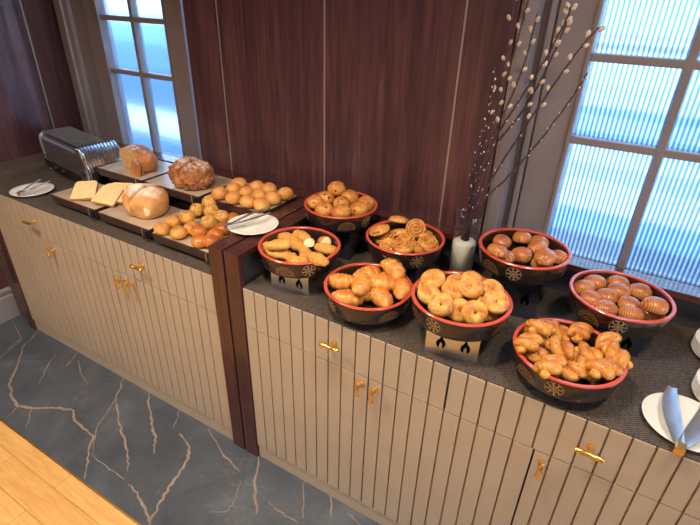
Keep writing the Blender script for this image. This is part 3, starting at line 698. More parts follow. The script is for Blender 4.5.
ITEMS = {'B1': [[0.2261, 0.1001, 1.0329, 'sugar crusted twist in the front left tub, second from left in the front row'],
  [0.0623, 0.0973, 1.0329, 'sugar crusted twist in the front left tub, leftmost in the middle row'],
  [0.1124, 0.0853, 1.0369, 'sugar crusted twist in the front left tub, second from left in the middle row'],
  [0.1719, 0.0812, 1.0329, 'sugar crusted twist in the front left tub, leftmost in the front row'],
  [0.2677, 0.0881, 1.0629, 'sugar crusted twist in the front left tub, rightmost in the front row'],
  [0.1102, 0.0829, 1.0729, 'sugar crusted twist in the front left tub, leftmost in the back row'],
  [0.183, 0.1412, 1.0329, 'sugar crusted twist in the front left tub, fourth from left in the middle row'],
  [0.0511, 0.2059, 1.0329, 'sugar crusted twist in the front left tub, second from left in the back row'],
  [0.1163, 0.1803, 1.0329, 'sugar crusted twist in the front left tub, third from left in the middle row'],
  [0.2219, 0.2128, 1.0329, 'sugar crusted twist in the front left tub, rightmost in the middle row'],
  [0.1881, 0.2575, 1.0329, 'sugar crusted twist in the front left tub, rightmost in the back row'],
  [0.1605, 0.1915, 1.0489, 'sugar crusted twist in the front left tub, fourth from left in the back row'],
  [0.088, 0.2475, 1.0329, 'sugar crusted twist in the front left tub, third from left in the back row']],
 'B2': [[0.0323, 0.4251, 1.0943, 'raisin roll in the back left tub, leftmost in the middle row'],
  [0.1691, 0.3993, 1.0943, 'raisin roll in the back left tub, second from left in the front row'],
  [0.0982, 0.3867, 1.0943, 'raisin roll in the back left tub, leftmost in the front row'],
  [0.2125, 0.4647, 1.0943, 'raisin roll in the back left tub, rightmost in the front row'],
  [0.2053, 0.5329, 1.0943, 'raisin roll in the back left tub, rightmost in the middle row'],
  [0.13, 0.4702, 1.0943, 'raisin roll in the back left tub, second from left in the middle row'],
  [0.0414, 0.4876, 1.0943, 'raisin roll in the back left tub, leftmost in the back row'],
  [0.1154, 0.5565, 1.0943, 'raisin roll in the back left tub, rightmost in the back row'],
  [0.0451, 0.5669, 1.1143, 'raisin roll in the back left tub, second from left in the back row']],
 'B3': [[0.4471, 0.1102, 0.9906, 'croissant in the red rimmed tub, third from left in the front row'],
  [0.4882, 0.1896, 0.9906, 'croissant in the red rimmed tub, fourth from left in the back row'],
  [0.3461, 0.1215, 0.9906, 'croissant in the red rimmed tub, leftmost in the back row'],
  [0.4159, 0.0468, 0.9906, 'croissant in the red rimmed tub, leftmost in the front row'],
  [0.5409, 0.1563, 1.0026, 'croissant in the red rimmed tub, rightmost in the front row'],
  [0.4851, 0.1405, 1.0226, 'croissant in the red rimmed tub, third from left in the back row'],
  [0.3943, 0.2066, 0.9906, 'croissant in the red rimmed tub, second from left in the back row'],
  [0.5056, 0.0841, 0.9946, 'croissant in the red rimmed tub, fourth from left in the front row'],
  [0.4371, 0.0753, 1.0286, 'croissant in the red rimmed tub, second from left in the front row'],
  [0.4917, 0.2021, 1.0366, 'croissant in the red rimmed tub, rightmost in the back row']],
 'B4': [[0.4311, 0.4283, 1.0378, 'swirl pastry in the red rimmed tub, second from left in the middle row'],
  [0.4128, 0.3476, 1.0378, 'swirl pastry in the red rimmed tub, leftmost in the front row'],
  [0.4649, 0.3453, 1.0538, 'swirl pastry in the red rimmed tub, second from left in the front row'],
  [0.4882, 0.4016, 1.0378, 'swirl pastry in the red rimmed tub, rightmost in the front row'],
  [0.5168, 0.4557, 1.0378, 'swirl pastry in the red rimmed tub, rightmost in the middle row'],
  [0.3565, 0.4089, 1.0378, 'swirl pastry in the red rimmed tub, leftmost in the middle row'],
  [0.4851, 0.5121, 1.0378, 'swirl pastry in the red rimmed tub, third from left in the middle row'],
  [0.3417, 0.3924, 1.0698, 'swirl pastry in the red rimmed tub, leftmost in the back row'],
  [0.3856, 0.4704, 1.0378, 'swirl pastry in the red rimmed tub, second from left in the back row'],
  [0.3613, 0.5207, 1.0678, 'swirl pastry in the red rimmed tub, third from left in the back row'],
  [0.4497, 0.4909, 1.0638, 'swirl pastry in the red rimmed tub, rightmost in the back row']],
 'B5': [[0.7073, 0.1491, 1.0497, 'mini bagel in the red rimmed tub, second from left in the middle row'],
  [0.8055, 0.167, 1.0497, 'mini bagel in the red rimmed tub, fourth from left in the middle row'],
  [0.655, 0.1301, 1.0597, 'mini bagel in the red rimmed tub, leftmost in the back row'],
  [0.6768, 0.0793, 1.0697, 'mini bagel in the red rimmed tub, leftmost in the middle row'],
  [0.663, 0.1323, 1.0937, 'mini bagel in the red rimmed tub, second from left in the back row'],
  [0.7157, 0.213, 1.0497, 'mini bagel in the red rimmed tub, third from left in the back row'],
  [0.759, 0.2231, 1.0717, 'mini bagel in the red rimmed tub, rightmost in the back row'],
  [0.7251, 0.0481, 1.0697, 'mini bagel in the red rimmed tub, leftmost in the front row'],
  [0.773, 0.0775, 1.0497, 'mini bagel in the red rimmed tub, second from left in the front row'],
  [0.8196, 0.0654, 1.0677, 'mini bagel in the red rimmed tub, third from left in the front row'],
  [0.8401, 0.1194, 1.0577, 'mini bagel in the red rimmed tub, fourth from left in the front row'],
  [0.8609, 0.1193, 1.0897, 'mini bagel in the red rimmed tub, rightmost in the front row'],
  [0.8274, 0.2, 1.0737, 'mini bagel in the red rimmed tub, rightmost in the middle row'],
  [0.7328, 0.13, 1.0797, 'mini bagel in the red rimmed tub, third from left in the middle row'],
  [0.7783, 0.1419, 1.0997, 'mini bagel in the red rimmed tub, fourth from left in the back row']],
 'B6': [[0.8165, 0.3661, 1.106, 'ridged shell pastry in the tub by the vase, leftmost in the front row'],
  [0.7923, 0.3404, 1.136, 'ridged shell pastry in the tub by the vase, leftmost in the middle row'],
  [0.9265, 0.3836, 1.106, 'ridged shell pastry in the tub by the vase, rightmost in the front row'],
  [0.9617, 0.4641, 1.106, 'ridged shell pastry in the tub by the vase, rightmost in the middle row'],
  [0.9333, 0.3727, 1.142, 'ridged shell pastry in the tub by the vase, third from left in the middle row'],
  [0.8556, 0.4167, 1.106, 'ridged shell pastry in the tub by the vase, second from left in the middle row'],
  [0.8834, 0.5378, 1.106, 'ridged shell pastry in the tub by the vase, third from left in the back row'],
  [0.8941, 0.4837, 1.114, 'ridged shell pastry in the tub by the vase, rightmost in the back row'],
  [0.8303, 0.5268, 1.116, 'ridged shell pastry in the tub by the vase, second from left in the back row'],
  [0.7759, 0.4772, 1.106, 'ridged shell pastry in the tub by the vase, leftmost in the back row']],
 'B7': [[1.1374, 0.3308, 1.0468, 'glazed shell pastry in the tub under window, leftmost in the front row'],
  [1.2063, 0.339, 1.0468, 'glazed shell pastry in the tub under window, second from left in the front row'],
  [1.259, 0.3792, 1.0468, 'glazed shell pastry in the tub under window, third from left in the front row'],
  [1.089, 0.3631, 1.0468, 'glazed shell pastry in the tub under window, leftmost in the middle row'],
  [1.0664, 0.4235, 1.0468, 'glazed shell pastry in the tub under window, leftmost in the back row'],
  [1.0923, 0.4766, 1.0468, 'glazed shell pastry in the tub under window, second from left in the back row'],
  [1.1568, 0.5138, 1.0468, 'glazed shell pastry in the tub under window, third from left in the back row'],
  [1.1325, 0.4047, 1.0468, 'glazed shell pastry in the tub under window, second from left in the middle row'],
  [1.1643, 0.4595, 1.0468, 'glazed shell pastry in the tub under window, rightmost in the back row'],
  [1.1945, 0.393, 1.0468, 'glazed shell pastry in the tub under window, third from left in the middle row'],
  [1.2562, 0.3605, 1.0848, 'glazed shell pastry in the tub under window, rightmost in the front row'],
  [1.2213, 0.4967, 1.0468, 'glazed shell pastry in the tub under window, rightmost in the middle row']],
 'B8': [[1.0741, 0.1111, 0.9917, 'poppy seed knot in the front right tub, second from left in the front row'],
  [0.9948, 0.0703, 0.9917, 'poppy seed knot in the front right tub, second from left in the middle row'],
  [0.9756, 0.0604, 1.0316, 'poppy seed knot in the front right tub, leftmost in the middle row'],
  [0.9786, 0.1627, 0.9917, 'poppy seed knot in the front right tub, leftmost in the back row'],
  [0.991, 0.15, 1.0316, 'poppy seed knot in the front right tub, second from left in the back row'],
  [1.0371, 0.2175, 0.9917, 'poppy seed knot in the front right tub, third from left in the back row'],
  [1.0892, 0.2223, 1.0116, 'poppy seed knot in the front right tub, fourth from left in the back row'],
  [1.1275, 0.0844, 0.9977, 'poppy seed knot in the front right tub, fourth from left in the front row'],
  [1.0885, 0.0379, 1.0036, 'poppy seed knot in the front right tub, third from left in the front row'],
  [1.0452, 0.0062, 1.0236, 'poppy seed knot in the front right tub, leftmost in the front row'],
  [1.1289, 0.161, 0.9916, 'poppy seed knot in the front right tub, fourth from left in the middle row'],
  [1.1657, 0.0641, 1.0276, 'poppy seed knot in the front right tub, rightmost in the front row'],
  [1.0561, 0.0899, 1.0296, 'poppy seed knot in the front right tub, third from left in the middle row'],
  [1.1636, 0.2018, 1.0176, 'poppy seed knot in the front right tub, rightmost in the back row'],
  [1.19, 0.1479, 1.0216, 'poppy seed knot in the front right tub, rightmost in the middle row']],
 'seeded': [[-0.392, 0.0746, 0.9869, 'seed topped roll on the front board, leftmost in the front row'],
  [-0.479, 0.0666, 0.9869, 'seed topped roll on the front board, leftmost in the back row'],
  [-0.3806, 0.1318, 0.9869, 'seed topped roll on the front board, rightmost in the front row'],
  [-0.4938, 0.1393, 0.9869, 'seed topped roll on the front board, second from left in the back row'],
  [-0.4374, 0.1652, 1.012, 'seed topped roll on the front board, rightmost in the back row']],
 'glossy': [[-0.2687, 0.0665, 0.9869, 'glossy brown bun on the front board, leftmost in the front row'],
  [-0.2288, 0.0888, 0.9909, 'glossy brown bun on the front board, second from left in the front row'],
  [-0.3369, 0.1284, 0.9869, 'glossy brown bun on the front board, leftmost in the back row'],
  [-0.2576, 0.1429, 0.9869, 'glossy brown bun on the front board, rightmost in the front row'],
  [-0.2754, 0.2027, 0.9869, 'glossy brown bun on the front board, second from left in the back row'],
  [-0.3074, 0.2964, 0.9869, 'glossy brown bun on the front board, rightmost in the back row']],
 'plain': [[-0.4057, 0.3327, 1.0688, 'plain round roll on the raised board, leftmost in the middle row'],
  [-0.4196, 0.4684, 1.0688, 'plain round roll on the raised board, second from left in the back row'],
  [-0.3935, 0.4045, 1.0688, 'plain round roll on the raised board, leftmost in the back row'],
  [-0.323, 0.3278, 1.0688, 'plain round roll on the raised board, leftmost in the front row'],
  [-0.3279, 0.4851, 1.0688, 'plain round roll on the raised board, third from left in the back row'],
  [-0.3175, 0.4024, 1.0688, 'plain round roll on the raised board, second from left in the middle row'],
  [-0.2435, 0.3282, 1.0688, 'plain round roll on the raised board, second from left in the front row'],
  [-0.2657, 0.4931, 1.0688, 'plain round roll on the raised board, rightmost in the back row'],
  [-0.2458, 0.4033, 1.0688, 'plain round roll on the raised board, third from left in the middle row'],
  [-0.1769, 0.3345, 1.0688, 'plain round roll on the raised board, third from left in the front row'],
  [-0.1819, 0.4166, 1.0688, 'plain round roll on the raised board, rightmost in the front row'],
  [-0.1716, 0.4887, 1.0688, 'plain round roll on the raised board, rightmost in the middle row']],
 'grainy': [[-0.3403, 0.1919, 1.004, 'grain coated roll piled on the front board, leftmost in the front row'],
  [-0.3387, 0.2649, 1.0, 'grain coated roll piled on the front board, rightmost in the front row'],
  [-0.3995, 0.2671, 1.012, 'grain coated roll piled on the front board, rightmost in the back row'],
  [-0.4798, 0.2594, 1.0, 'grain coated roll piled on the front board, leftmost in the back row'],
  [-0.444, 0.3058, 1.03, 'grain coated roll piled on the front board, second from left in the back row']]}
def drop(kind, name, cat, group, builder, mats, variants, tilt=.15, yaw=None, special=None):
    """each pastry is its own object; a few differing meshes of the kind are shared among the copies"""
    rr = random.Random(kind); protos = []
    for i, (x, y, z, lab) in enumerate(ITEMS[kind]):
        v = i % variants; sp = special(i) if special else None
        if sp is not None: o = obj(name, sp[0], mats, None, True)
        elif v < len(protos) and protos[v] is not None:
            o = protos[v].copy(); COL.objects.link(o)
        else:
            o = obj(name, builder(i + 1), mats, None, True); protos.append(o)
        o.location = (x, y, z)
        rz = rr.uniform(0, 2 * PI) if yaw is None else yaw[i % len(yaw)]
        o.rotation_euler = (rr.uniform(-tilt, tilt), rr.uniform(-tilt, tilt), rz)
        if sp is not None and sp[1] is not None: o.rotation_euler = sp[1]
        tag(o, sp[2] if (sp is not None and sp[2]) else lab, cat, group)
drop('B1', 'sugared_twist', 'pastry', 'sugared twists in the front left tub', b_borek, [C_BOREK, WHITECRUMB], 4, .2, [.2, 2.9, .4, 2.6, -.1, .5, 2.5, .1, -.2, .3, .7],
     lambda i: (b_borek(40 + i, True), (.1, -.35, -.9 + .25 * (i == 10)), None) if i in (10, 11) else None)
drop('B2', 'raisin_roll', 'roll', 'raisin rolls in the back left tub', b_roll(.039, .034), C_RAISIN, 4, .35)
drop('B3', 'croissant', 'croissant', 'croissants in the tub', b_crois, C_CROIS, 4, .2, [1.9, 2.6, .4, .6, 2.2, .2, 1.1, 2.7])
drop('B4', 'swirl_pastry', 'pastry', 'swirl pastries in the tub', b_swirl, [C_SWIRL, CINN], 4, .45, None,
     lambda i: (b_swirl(33), (1.0, .1, .35), None) if i == 10 else None)
drop('B5', 'mini_bagel', 'bagel', 'mini bagels in the tub', b_bagel, C_BAGEL, 4, .35, None,
     lambda i: (b_bagel(50 + i), ((.3, .1, .2), (.4, .1, .3), (.35, .1, .3), (.25, .35, .1), (.3, -.3, .5), (.55, .3, 0), (.5, .2, .4), (.75, -.2, .4), (.95, -.05, .35), (1.0, .1, .45), (.85, .2, .5), (.75, .3, .3), (.6, .35, .2), (.45, .1, .2), (.5, .15, .1))[i], None))
drop('B6', 'ridged_shell_pastry', 'pastry', 'ridged shell pastries beside the willow vase', b_shell, C_SHELL, 4, .3)
drop('B7', 'glazed_shell_pastry', 'pastry', 'glazed shell pastries under the window', b_shell, C_SHELL, 4, .18, [.4, .1, -.3, 2.6, .3, .2])
drop('B8', 'poppy_knot_roll', 'roll', 'poppy seed knots in the front right tub', b_knot, C_KNOT, 5, .25, [2.4, .3, 1.0, 2.7, .6, -.5, 1.2])

# ------------------------------------------------------------------ trays on the left counter
def tray(x0, x1, y0, y1, zt, label, clip=True):
    t = thing('serving_board', label, 'board', ((x0 + x1) / 2, (y0 + y1) / 2, zt - .040), 0, 'stone topped boards on the left counter')
    w_, d_ = (x1 - x0) / 2, (y1 - y0) / 2
    bm = B()
    v = [[bm.verts.new((sx * (w_ - i), sy * (d_ - i), z)) for sx, sy in ((-1, -1), (1, -1), (1, 1), (-1, 1))] for z, i in ((0, .006), (.030, .001), (.038, 0), (.0398, .0025))]
    for a, b_ in zip(v, v[1:]):
        for k in range(4): bm.faces.new((a[k], a[(k + 1) % 4], b_[(k + 1) % 4], b_[k])).material_index = 1
    bm.faces.new(v[0][::-1]).material_index = 1; bm.faces.new(v[-1])
    obj('board', bm, [TRAYTOP, TRAYSIDE], t)
    if clip:
        bm = B(); box(bm, w_ - .028, w_ - .008, -d_ - .012, -d_ - .0005, -.002, .034, .002); box(bm, w_ - .028, w_ - .024, -d_ - .014, -d_ - .012, .008, .044, 0, 1)
        obj('card_clip', bm, [BLACK, STEEL], t)
    return t
def tray_stand(x0, x1, y0, y1, zt, label):
    bm = B(); box(bm, x0 + .03, x1 - .03, y0 + .03, y1 - .025, MZ, zt - .0405, .003)
    tag(obj('board_riser', bm, BLACK), label, 'stand', 'risers under the boards')
TR = {'T1': (-1.252, -.917, .062, .285, .965, 'board holding pale toast slices, next to the toaster'),
      'T2': (-.886, -.551, .055, .285, .965, 'board with the floury white split loaf, front middle'),
      'T3': (-.522, -.178, .045, .285, .965, 'board piled with seeded rolls and glossy buns, beside the wood divider'),
      'T4': (-1.20, -.868, .292, .55, 1.045, 'raised board with the sliced country loaf, nearest the toaster'),
      'T5': (-.852, -.50, .292, .55, 1.045, 'raised board with the crusty brown split loaf'),
      'T6': (-.485, -.152, .308, .555, 1.045, 'raised board with a dozen plain round rolls, by the divider')}
for k, (a, b_, c, d, z, lab) in TR.items():
    tray(a, b_, c, d, z, lab); tray_stand(a, b_, c, d, z, 'black riser under the ' + lab.replace('raised board', 'back board'))

drop('plain', 'plain_roll', 'roll', 'plain round rolls on the back board', b_roll(.036, .030, .05), C_PLAIN, 4, .05)
drop('seeded', 'seeded_roll', 'roll', 'seeded rolls on the front board', b_roll(.034, .028, .06), C_SEED, 4, .15)
drop('grainy', 'grain_roll', 'roll', 'grain coated rolls on the front board', b_roll(.034, .030, .09), C_GRAINY, 3, .2)
drop('glossy', 'glossy_bun', 'bun', 'glossy brown buns on the front board', b_roll(.034, .027, .05), C_GLOSS, 3, .1)

def loaf(name, label, loc, r, rz, mats, seed, cleft=None, cut=None, amp=.1, rough_amp=0.0):
    bm = B()
    def fn(n):
        k = 1.0
        if cleft is not None:
            d = n.x * math.cos(cleft) + n.y * math.sin(cleft) + .08 * math.sin(5 * n.z)
            k -= .42 * math.exp(-((d - .12) / .085) ** 2) * min(1, max(0, .75 + n.z))
        if rough_amp: k += rough_amp * noise.noise(n * 8 + Vector((seed, 0, 0)))
        return k
    vs = blob(bm, r[0], r[1], r[2], amp, 1.7, seed, -.55, 5, fn)
    if cut:
        nx = Vector((math.cos(cut[0]), math.sin(cut[0]), cut[2])).normalized()
        for v in vs:
            d = v.co.dot(nx) - cut[1]
            if d > 0: v.co -= nx * d * .985
        for f in bm.faces:
            if all(v.co.dot(nx) > cut[1] - .0004 for v in f.verts): f.material_index = 1
    zmin = min(v.co.z for v in bm.verts)
    for v in bm.verts: v.co.z -= zmin
    o = obj(name, bm, mats, None, True, loc); o.rotation_euler = (0, 0, rz)
    return tag(o, label, 'bread')
loaf('white_loaf', 'round floury white loaf split by a deep cleft on the front board', (-.70, .175, .9655), (.100, .090, .084), 0, [C_WHITE, WHITECRUMB], 3, -.15, (-1.0, .0890, -.1), .12)
loaf('country_loaf', 'cut brown loaf with floury top, on the board nearest the toaster', (-1.012, .395, 1.0455), (.112, .078, .074), .05, [C_COUNTRY, CRUMB], 8, None, (-1.8, .036, -.05), .1, .04)
loaf('oat_loaf', 'crusty brown loaf with pale flakes and a dark split down its front', (-.628, .385, 1.0455), (.105, .085, .08), 0, [C_OAT, CRUMB], 5, -0.1, None, .12, .14)
# slices of the country loaf lying against its cut face
for i, (dx, dy, a) in enumerate(((.052, -.052, .22), (.060, -.066, .26))):
    bm = B(); n = 20; pts = [(.036 * math.cos(PI * k / n), .078 * max(0, math.sin(PI * k / n)) ** .7) for k in range(n + 1)]
    prism(bm, pts, 0, .012, 'y')
    for f in bm.faces:
        if abs(f.normal.y) > .9: f.material_index = 1
    o = obj('bread_slice', bm, [C_COUNTRY, CRUMB], None, False, (-1.012 + dx, .395 + dy - .012 * i, 1.046)); o.rotation_euler = (-a, 0, -.1)
    tag(o, ['bread slice leaning on the cut country loaf, inner one', 'bread slice leaning on the cut country loaf, outermost in front'][i], 'bread', 'slices of the country loaf')
# toast
def slice_bm():
    bm = B(); h = .056; p = []
    for cx, cy, r, a0 in ((h, -h, .006, -PI / 2), (h - .004, h - .004, .018, 0), (-h + .004, h - .004, .018, PI / 2), (-h, -h, .006, PI)):
        sx, sy = (1 if cx > 0 else -1), (1 if cy > 0 else -1)
        for k in range(5):
            a = a0 + PI / 2 * k / 4; p.append((cx - sx * r + r * math.cos(a), cy - sy * r + r * math.sin(a)))
    prism(bm, p, -.0065, .0065, 'z')
    bm.normal_update()
    for f in bm.faces:
        if abs(f.normal.z) < .5: f.material_index = 1
    return bm
sl0 = None
for i, (x, y, z, rx, ry, rz, lab) in enumerate([(-1.0748, 0.1329, 1.002, 0.4903, -0.058, 0.5984, 'leftmost toast slice, standing tilted on the board'), (-0.9293, 0.1517, 1.003, 0.4564, 0.0866, 0.3015, 'front toast slice lying across the others'), (-0.9173, 0.1797, 1.007, 0.4564, 0.0866, 0.5815, 'toast slice behind the front one, turned a little'), (-0.9073, 0.2077, 1.007, 0.4564, 0.0866, 0.7515000000000001, 'toast slice at the back of the fan, highest corner')]):
    if sl0 is None: o = sl0 = obj('toast_slice', slice_bm(), [TOASTC, TOASTEDGE])
    else: o = sl0.copy(); COL.objects.link(o)
    o.location = (x, y, z); o.rotation_euler = (rx, ry, rz); tag(o, lab, 'toast', 'pale toast slices on the board')

# ------------------------------------------------------------------ toaster
t = thing('toaster', 'long chrome toaster with ribbed right end beside the toast board', 'toaster', (-1.508, .414, MZ), -.165); t.scale = (1.02, 1.02, 1.06)
TD = .098
def tprof(o=0.0, n=8):
    """body section in local y, z: upright front, rounded shoulders, flat top"""
    p = [(-TD - o, .016), (-TD - o, .165 + o)]
    for k in range(1, n + 1):
        a = PI - (PI / 2) * k / n; p.append((-TD + .034 + (.034 + o) * math.cos(a), .165 + (.034 + o) * math.sin(a)))
    for k in range(n + 1):
        a = PI / 2 - (PI / 2) * k / n; p.append((TD - .045 + (.045 + o) * math.cos(a), .154 + (.045 + o) * math.sin(a)))
    p.append((TD + o, .016)); return p
bm = B(); prism(bm, tprof(0), -.258, .19, 'x'); obj('toaster_body', bm, CHROME, t, 'auto')
bm = B(); prism(bm, tprof(.006), -.268, -.2585, 'x'); obj('end_cap', bm, CHROME, t, 'auto')
bm = B(); secs = []
def dome(o, n=14):
    p = [(.1905, .016), (.1905, .206 + o)]
    for k in range(n + 1):
        a = PI / 2 - (PI / 2) * k / n; p.append((.196 + (.082 + o) * math.cos(a), .075 + (.134 + o) * math.sin(a)))
    p.append((.278 + o, .016)); return p
yy = -TD - .006
secs.append((yy, -.006)); secs.append((yy + .006, .0)); yy += .014
step = (2 * TD - .012) / 11
for k in range(11): secs += [(yy, -.001), (yy + .002, .006), (yy + step - .005, .006), (yy + step - .003, -.001)]; yy += step
secs += [(yy, 0.0), (yy + .004, -.006)]
A = [[bm.verts.new((p[0], y_, p[1])) for p in dome(o_)] for y_, o_ in secs]
for a, b_ in zip(A, A[1:]):
    n_ = len(a)
    for k in range(n_): bm.faces.new((a[k], a[(k + 1) % n_], b_[(k + 1) % n_], b_[k]))
bm.faces.new(A[0][::-1]); bm.faces.new(A[-1]); obj('ribbed_end_cap', bm, CHROME, t, 'auto')
bm = B(); box(bm, -.252, .186, -.080, .066, .1985, .2005); obj('slot_grid', bm, BLACK, t)
bm = B()
for k in range(15): box(bm, -.250 + k * .0305, -.243 + k * .0305, -.080, .066, .2005, .205)
for k in range(7): box(bm, -.252, .186, -.080 + k * .0232, -.075 + k * .0232, .2005, .2075)
obj('wire_guard', bm, STEEL, t)
bm = B(); box(bm, -.25, .185, -TD - .003, -TD - .0003, .02, .06, .001); obj('dark_reflection_strip', bm, BLACK, t)  # black strip standing in for the dark reflection low on the chrome front
for kx in (-.11, -.02):
    bm = B(); tube(bm, [(kx, -TD - .003, .04), (kx, -TD - .02, .04), (kx, -TD - .022, .04)], [.013, .012, .009], 18); obj('knob', bm, BLACK, t, 'auto')
for kz in (.045, .088):
    bm = B(); tube(bm, [(.229, -TD - .0062, kz), (.229, -TD - .010, kz)], [.016, .014], 20); obj('vent', bm, BLACK, t, 'auto')
for sx_ in (-.255, .24):
    for sy_ in (-.085, .085):
        bm = B(); tube(bm, [(sx_, sy_, 0), (sx_, sy_, .0158)], [.012, .010], 14); obj('foot', bm, CHROME, t, 'auto')

# ------------------------------------------------------------------ plates and tongs
def plate_bm():
    bm = B(); lathe(bm, [(0, .003), (.055, .003), (.058, 0), (.064, 0), (.066, .004), (.099, .0135), (.1, .0155), (.098, .016), (.066, .0075), (.055, .006), (0, .006)], 56); return bm
plate0 = obj('plate', plate_bm(), PORC, None, True, (-1.505, .107, MZ + .0005)); tag(plate0, 'white plate with steel tongs at the far left end of the counter', 'plate', 'white plates')
def put_plate(loc, lab, group='white plates'):
    o = plate0.copy(); COL.objects.link(o); o.location = loc; tag(o, lab, 'plate', group)
put_plate((-.113, .205, DZ + .0005), 'white plate with tongs on top of the wood divider panels')
put_plate((1.379, .112, MZ + .0005), 'white plate with tongs at the front right of the counter')
ORD = ['bottom', 'second from bottom', 'third from bottom', 'fourth from bottom', 'fifth from bottom', 'top']
for k in range(6): put_plate((1.496, .487, MZ + .0005 + k * .007), '%s plate of the back white stack at the right edge' % ORD[k], 'back stack of white plates')
for k in range(6): put_plate((1.494, .272, MZ + .0005 + k * .007), '%s plate of the front white stack at the right edge' % ORD[k], 'front stack of white plates')
def make_tongs(loc, rz, label, spread=.11, L=.19, wd=.011):
    t = thing('serving_tongs', label, 'tongs', loc, rz, 'steel serving tongs on plates')
    bm = B(); box(bm, -.011, .011, -.012, .016, -.002, .018, .003); obj('tongs_hinge', bm, BRASS if wd > .015 else STEEL, t)
    for s in (-1, 1):
        bm = B(); rows = []
        for i in range(15):
            u = i / 14; y = .014 + L * u; x = s * (.004 + spread * .5 * math.sin(u * PI * .55)); ww = wd * (.5 + .7 * math.sin(PI * (.12 + .83 * u)))
            z = .009 + .006 * u
            rows.append([bm.verts.new((x - ww * .5, y, z + .003)), bm.verts.new((x, y, z)), bm.verts.new((x + ww * .5, y, z + .003)),
                         bm.verts.new((x + ww * .5, y, z + .0045)), bm.verts.new((x, y, z + .0015)), bm.verts.new((x - ww * .5, y, z + .0045))])
        for a, b_ in zip(rows, rows[1:]):
            for k in range(6): bm.faces.new((a[k], a[(k + 1) % 6], b_[(k + 1) % 6], b_[k]))
        bm.faces.new(rows[0][::-1]); bm.faces.new(rows[-1]); obj('tongs_arm', bm, STEEL, t, 'auto')
    return t
make_tongs((-1.463, .03, MZ + .019), .35, 'steel tongs lying on the far left white plate', .05, .16, .010)
make_tongs((-.157, .118, DZ + .018), -.22, 'steel tongs lying on the plate over the wood divider', .04, .17, .012)
make_tongs((1.362, -.012, MZ + .019), -.10, 'steel tongs with brass end on the front right white plate', .075, .20, .034)

# ------------------------------------------------------------------ willow vase
JX, JY = .640, .50
bm = B(); lathe(bm, [(0, 0), (.043, 0), (.045, .003), (.0475, .263), (.0465, .265), (.0455, .263), (.042, .012), (0, .012)], 48)
tag(obj('glass_vase', bm, JAR, None, 'auto', (JX, JY, MZ)), 'clear glass cylinder vase of cream granules and willow branches', 'vase')
bm = B(); lathe(bm, [(0, .0125), (.0412, .0125), (.0435, .150), (.040, .156), (.02, .160), (0, .162)], 40)
for v in bm.verts:
    if v.co.z > .14: v.co.z += .006 * noise.noise(v.co * 60)
tag(obj('cream_granules', bm, GRAIN, None, True, (JX, JY, MZ)), 'cream coloured granules filling the lower part of the glass vase', 'granules', None, 'stuff')
BRN = [[[0.63, 0.5, 1.163], [0.624, 0.514, 1.342], [0.643, 0.528, 1.494], [0.665, 0.542, 1.677], [0.658, 0.556, 1.84], [0.653, 0.57, 1.891]], [[0.636, 0.5, 1.176], [0.64, 0.508, 1.364], [0.673, 0.516, 1.532], [0.69, 0.524, 1.68], [0.704, 0.532, 1.841], [0.703, 0.54, 1.876]], [[0.621, 0.5, 1.173], [0.627, 0.498, 1.33], [0.648, 0.495, 1.501], [0.655, 0.492, 1.579], [0.652, 0.49, 1.658]], [[0.636, 0.5, 1.176], [0.652, 0.512, 1.365], [0.705, 0.525, 1.565], [0.728, 0.538, 1.696], [0.732, 0.55, 1.806]], [[0.649, 0.5, 1.187], [0.681, 0.494, 1.425], [0.743, 0.488, 1.575], [0.793, 0.482, 1.692], [0.827, 0.476, 1.797], [0.833, 0.47, 1.831]], [[0.643, 0.5, 1.178], [0.689, 0.506, 1.414], [0.747, 0.512, 1.527], [0.793, 0.518, 1.656], [0.818, 0.524, 1.765], [0.822, 0.53, 1.79]], [[0.66, 0.5, 1.182], [0.717, 0.5, 1.363], [0.802, 0.5, 1.566], [0.867, 0.5, 1.71], [0.91, 0.5, 1.783]], [[0.67, 0.5, 1.192], [0.738, 0.515, 1.312], [0.819, 0.53, 1.456], [0.876, 0.545, 1.582], [0.905, 0.56, 1.66]]]
BL = ['willow branch leaning furthest left at the top of the picture', 'tall willow branch rising just right of the leftmost one', 'short thin willow branch ending below the tall left ones',
      'willow branch in the middle of the bunch, with fat upper catkins', 'long willow branch with catkins ending in front of the grey frame', 'willow branch beside the long one, ending slightly lower',
      'willow branch leaning right to the top window pane', 'lowest willow branch leaning furthest right with small buds']
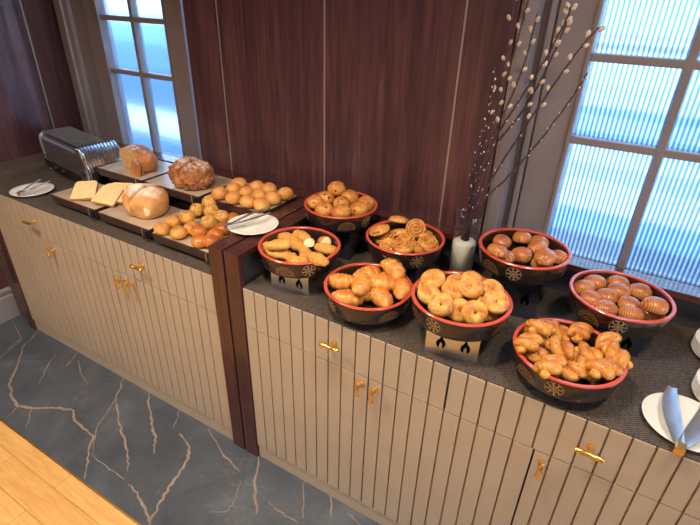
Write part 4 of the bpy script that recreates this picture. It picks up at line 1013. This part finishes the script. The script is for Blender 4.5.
for bi, pts in enumerate(BRN):
    rr = random.Random(bi); P = [Vector(p) for p in pts]
    a0 = 2 * PI * bi / 8
    base = Vector((JX + .012 * math.cos(a0), JY + .012 * math.sin(a0), MZ + .164))
    P[0].x = JX + (P[0].x - JX) * .6; P[0].y = JY + .02 * math.sin(a0)
    P = [base] + P
    dense = []
    for i in range(len(P) - 1):
        p0 = P[max(i - 1, 0)]; p1 = P[i]; p2 = P[i + 1]; p3 = P[min(i + 2, len(P) - 1)]
        for k in range(8):
            u = k / 8
            dense.append(.5 * ((2 * p1) + (p2 - p0) * u + (2 * p0 - 5 * p1 + 4 * p2 - p3) * u * u + (3 * p1 - p0 - 3 * p2 + p3) * u ** 3))
    dense.append(P[-1])
    dense = [d + Vector((rr.uniform(-.0012, .0012), rr.uniform(-.0012, .0012), 0)) for d in dense]
    n = len(dense)
    t = thing('willow_branch', BL[bi], 'branch', tuple(base), 0, 'pussy willow branches in the vase')
    bm = B(); tube(bm, [d - base for d in dense], [.0042 - .0020 * i / n for i in range(n)], 7); obj('stem', bm, BARK, t, True)
    i = 9; side = 1
    while i < n - 1:
        u = i / n; big = u > .5 and bi not in (2,)
        if bi == 7: big = False
        d = (dense[min(i + 1, n - 1)] - dense[i - 1]).normalized()
        s_ = (d.cross(Vector((0, 1, 0))).normalized() * side + Vector((0, rr.uniform(-.8, .8), 0))).normalized()
        r = rr.uniform(.0064, .0082) if big else rr.uniform(.0022, .0034)
        ax = (d * .9 + s_ * .45).normalized()
        c = dense[i] + s_ * (r * .75) + ax * r * .8 - base
        bm = B(); vs = blob(bm, r * .85, r * .85, r * 1.3, .08, 2, i, -2, 2)
        q = Vector((0, 0, 1)).rotation_difference(ax).to_matrix().to_4x4()
        bmesh.ops.transform(bm, matrix=Matrix.Translation(c) @ q, verts=bm.verts)
        obj('catkin' if big else 'bud', bm, CATKIN if big else BUD, t, True)
        side = -side; i += rr.choice([2, 2, 3]) if big else rr.choice([1, 2, 2])
for lay in S.view_layers: lay.update()
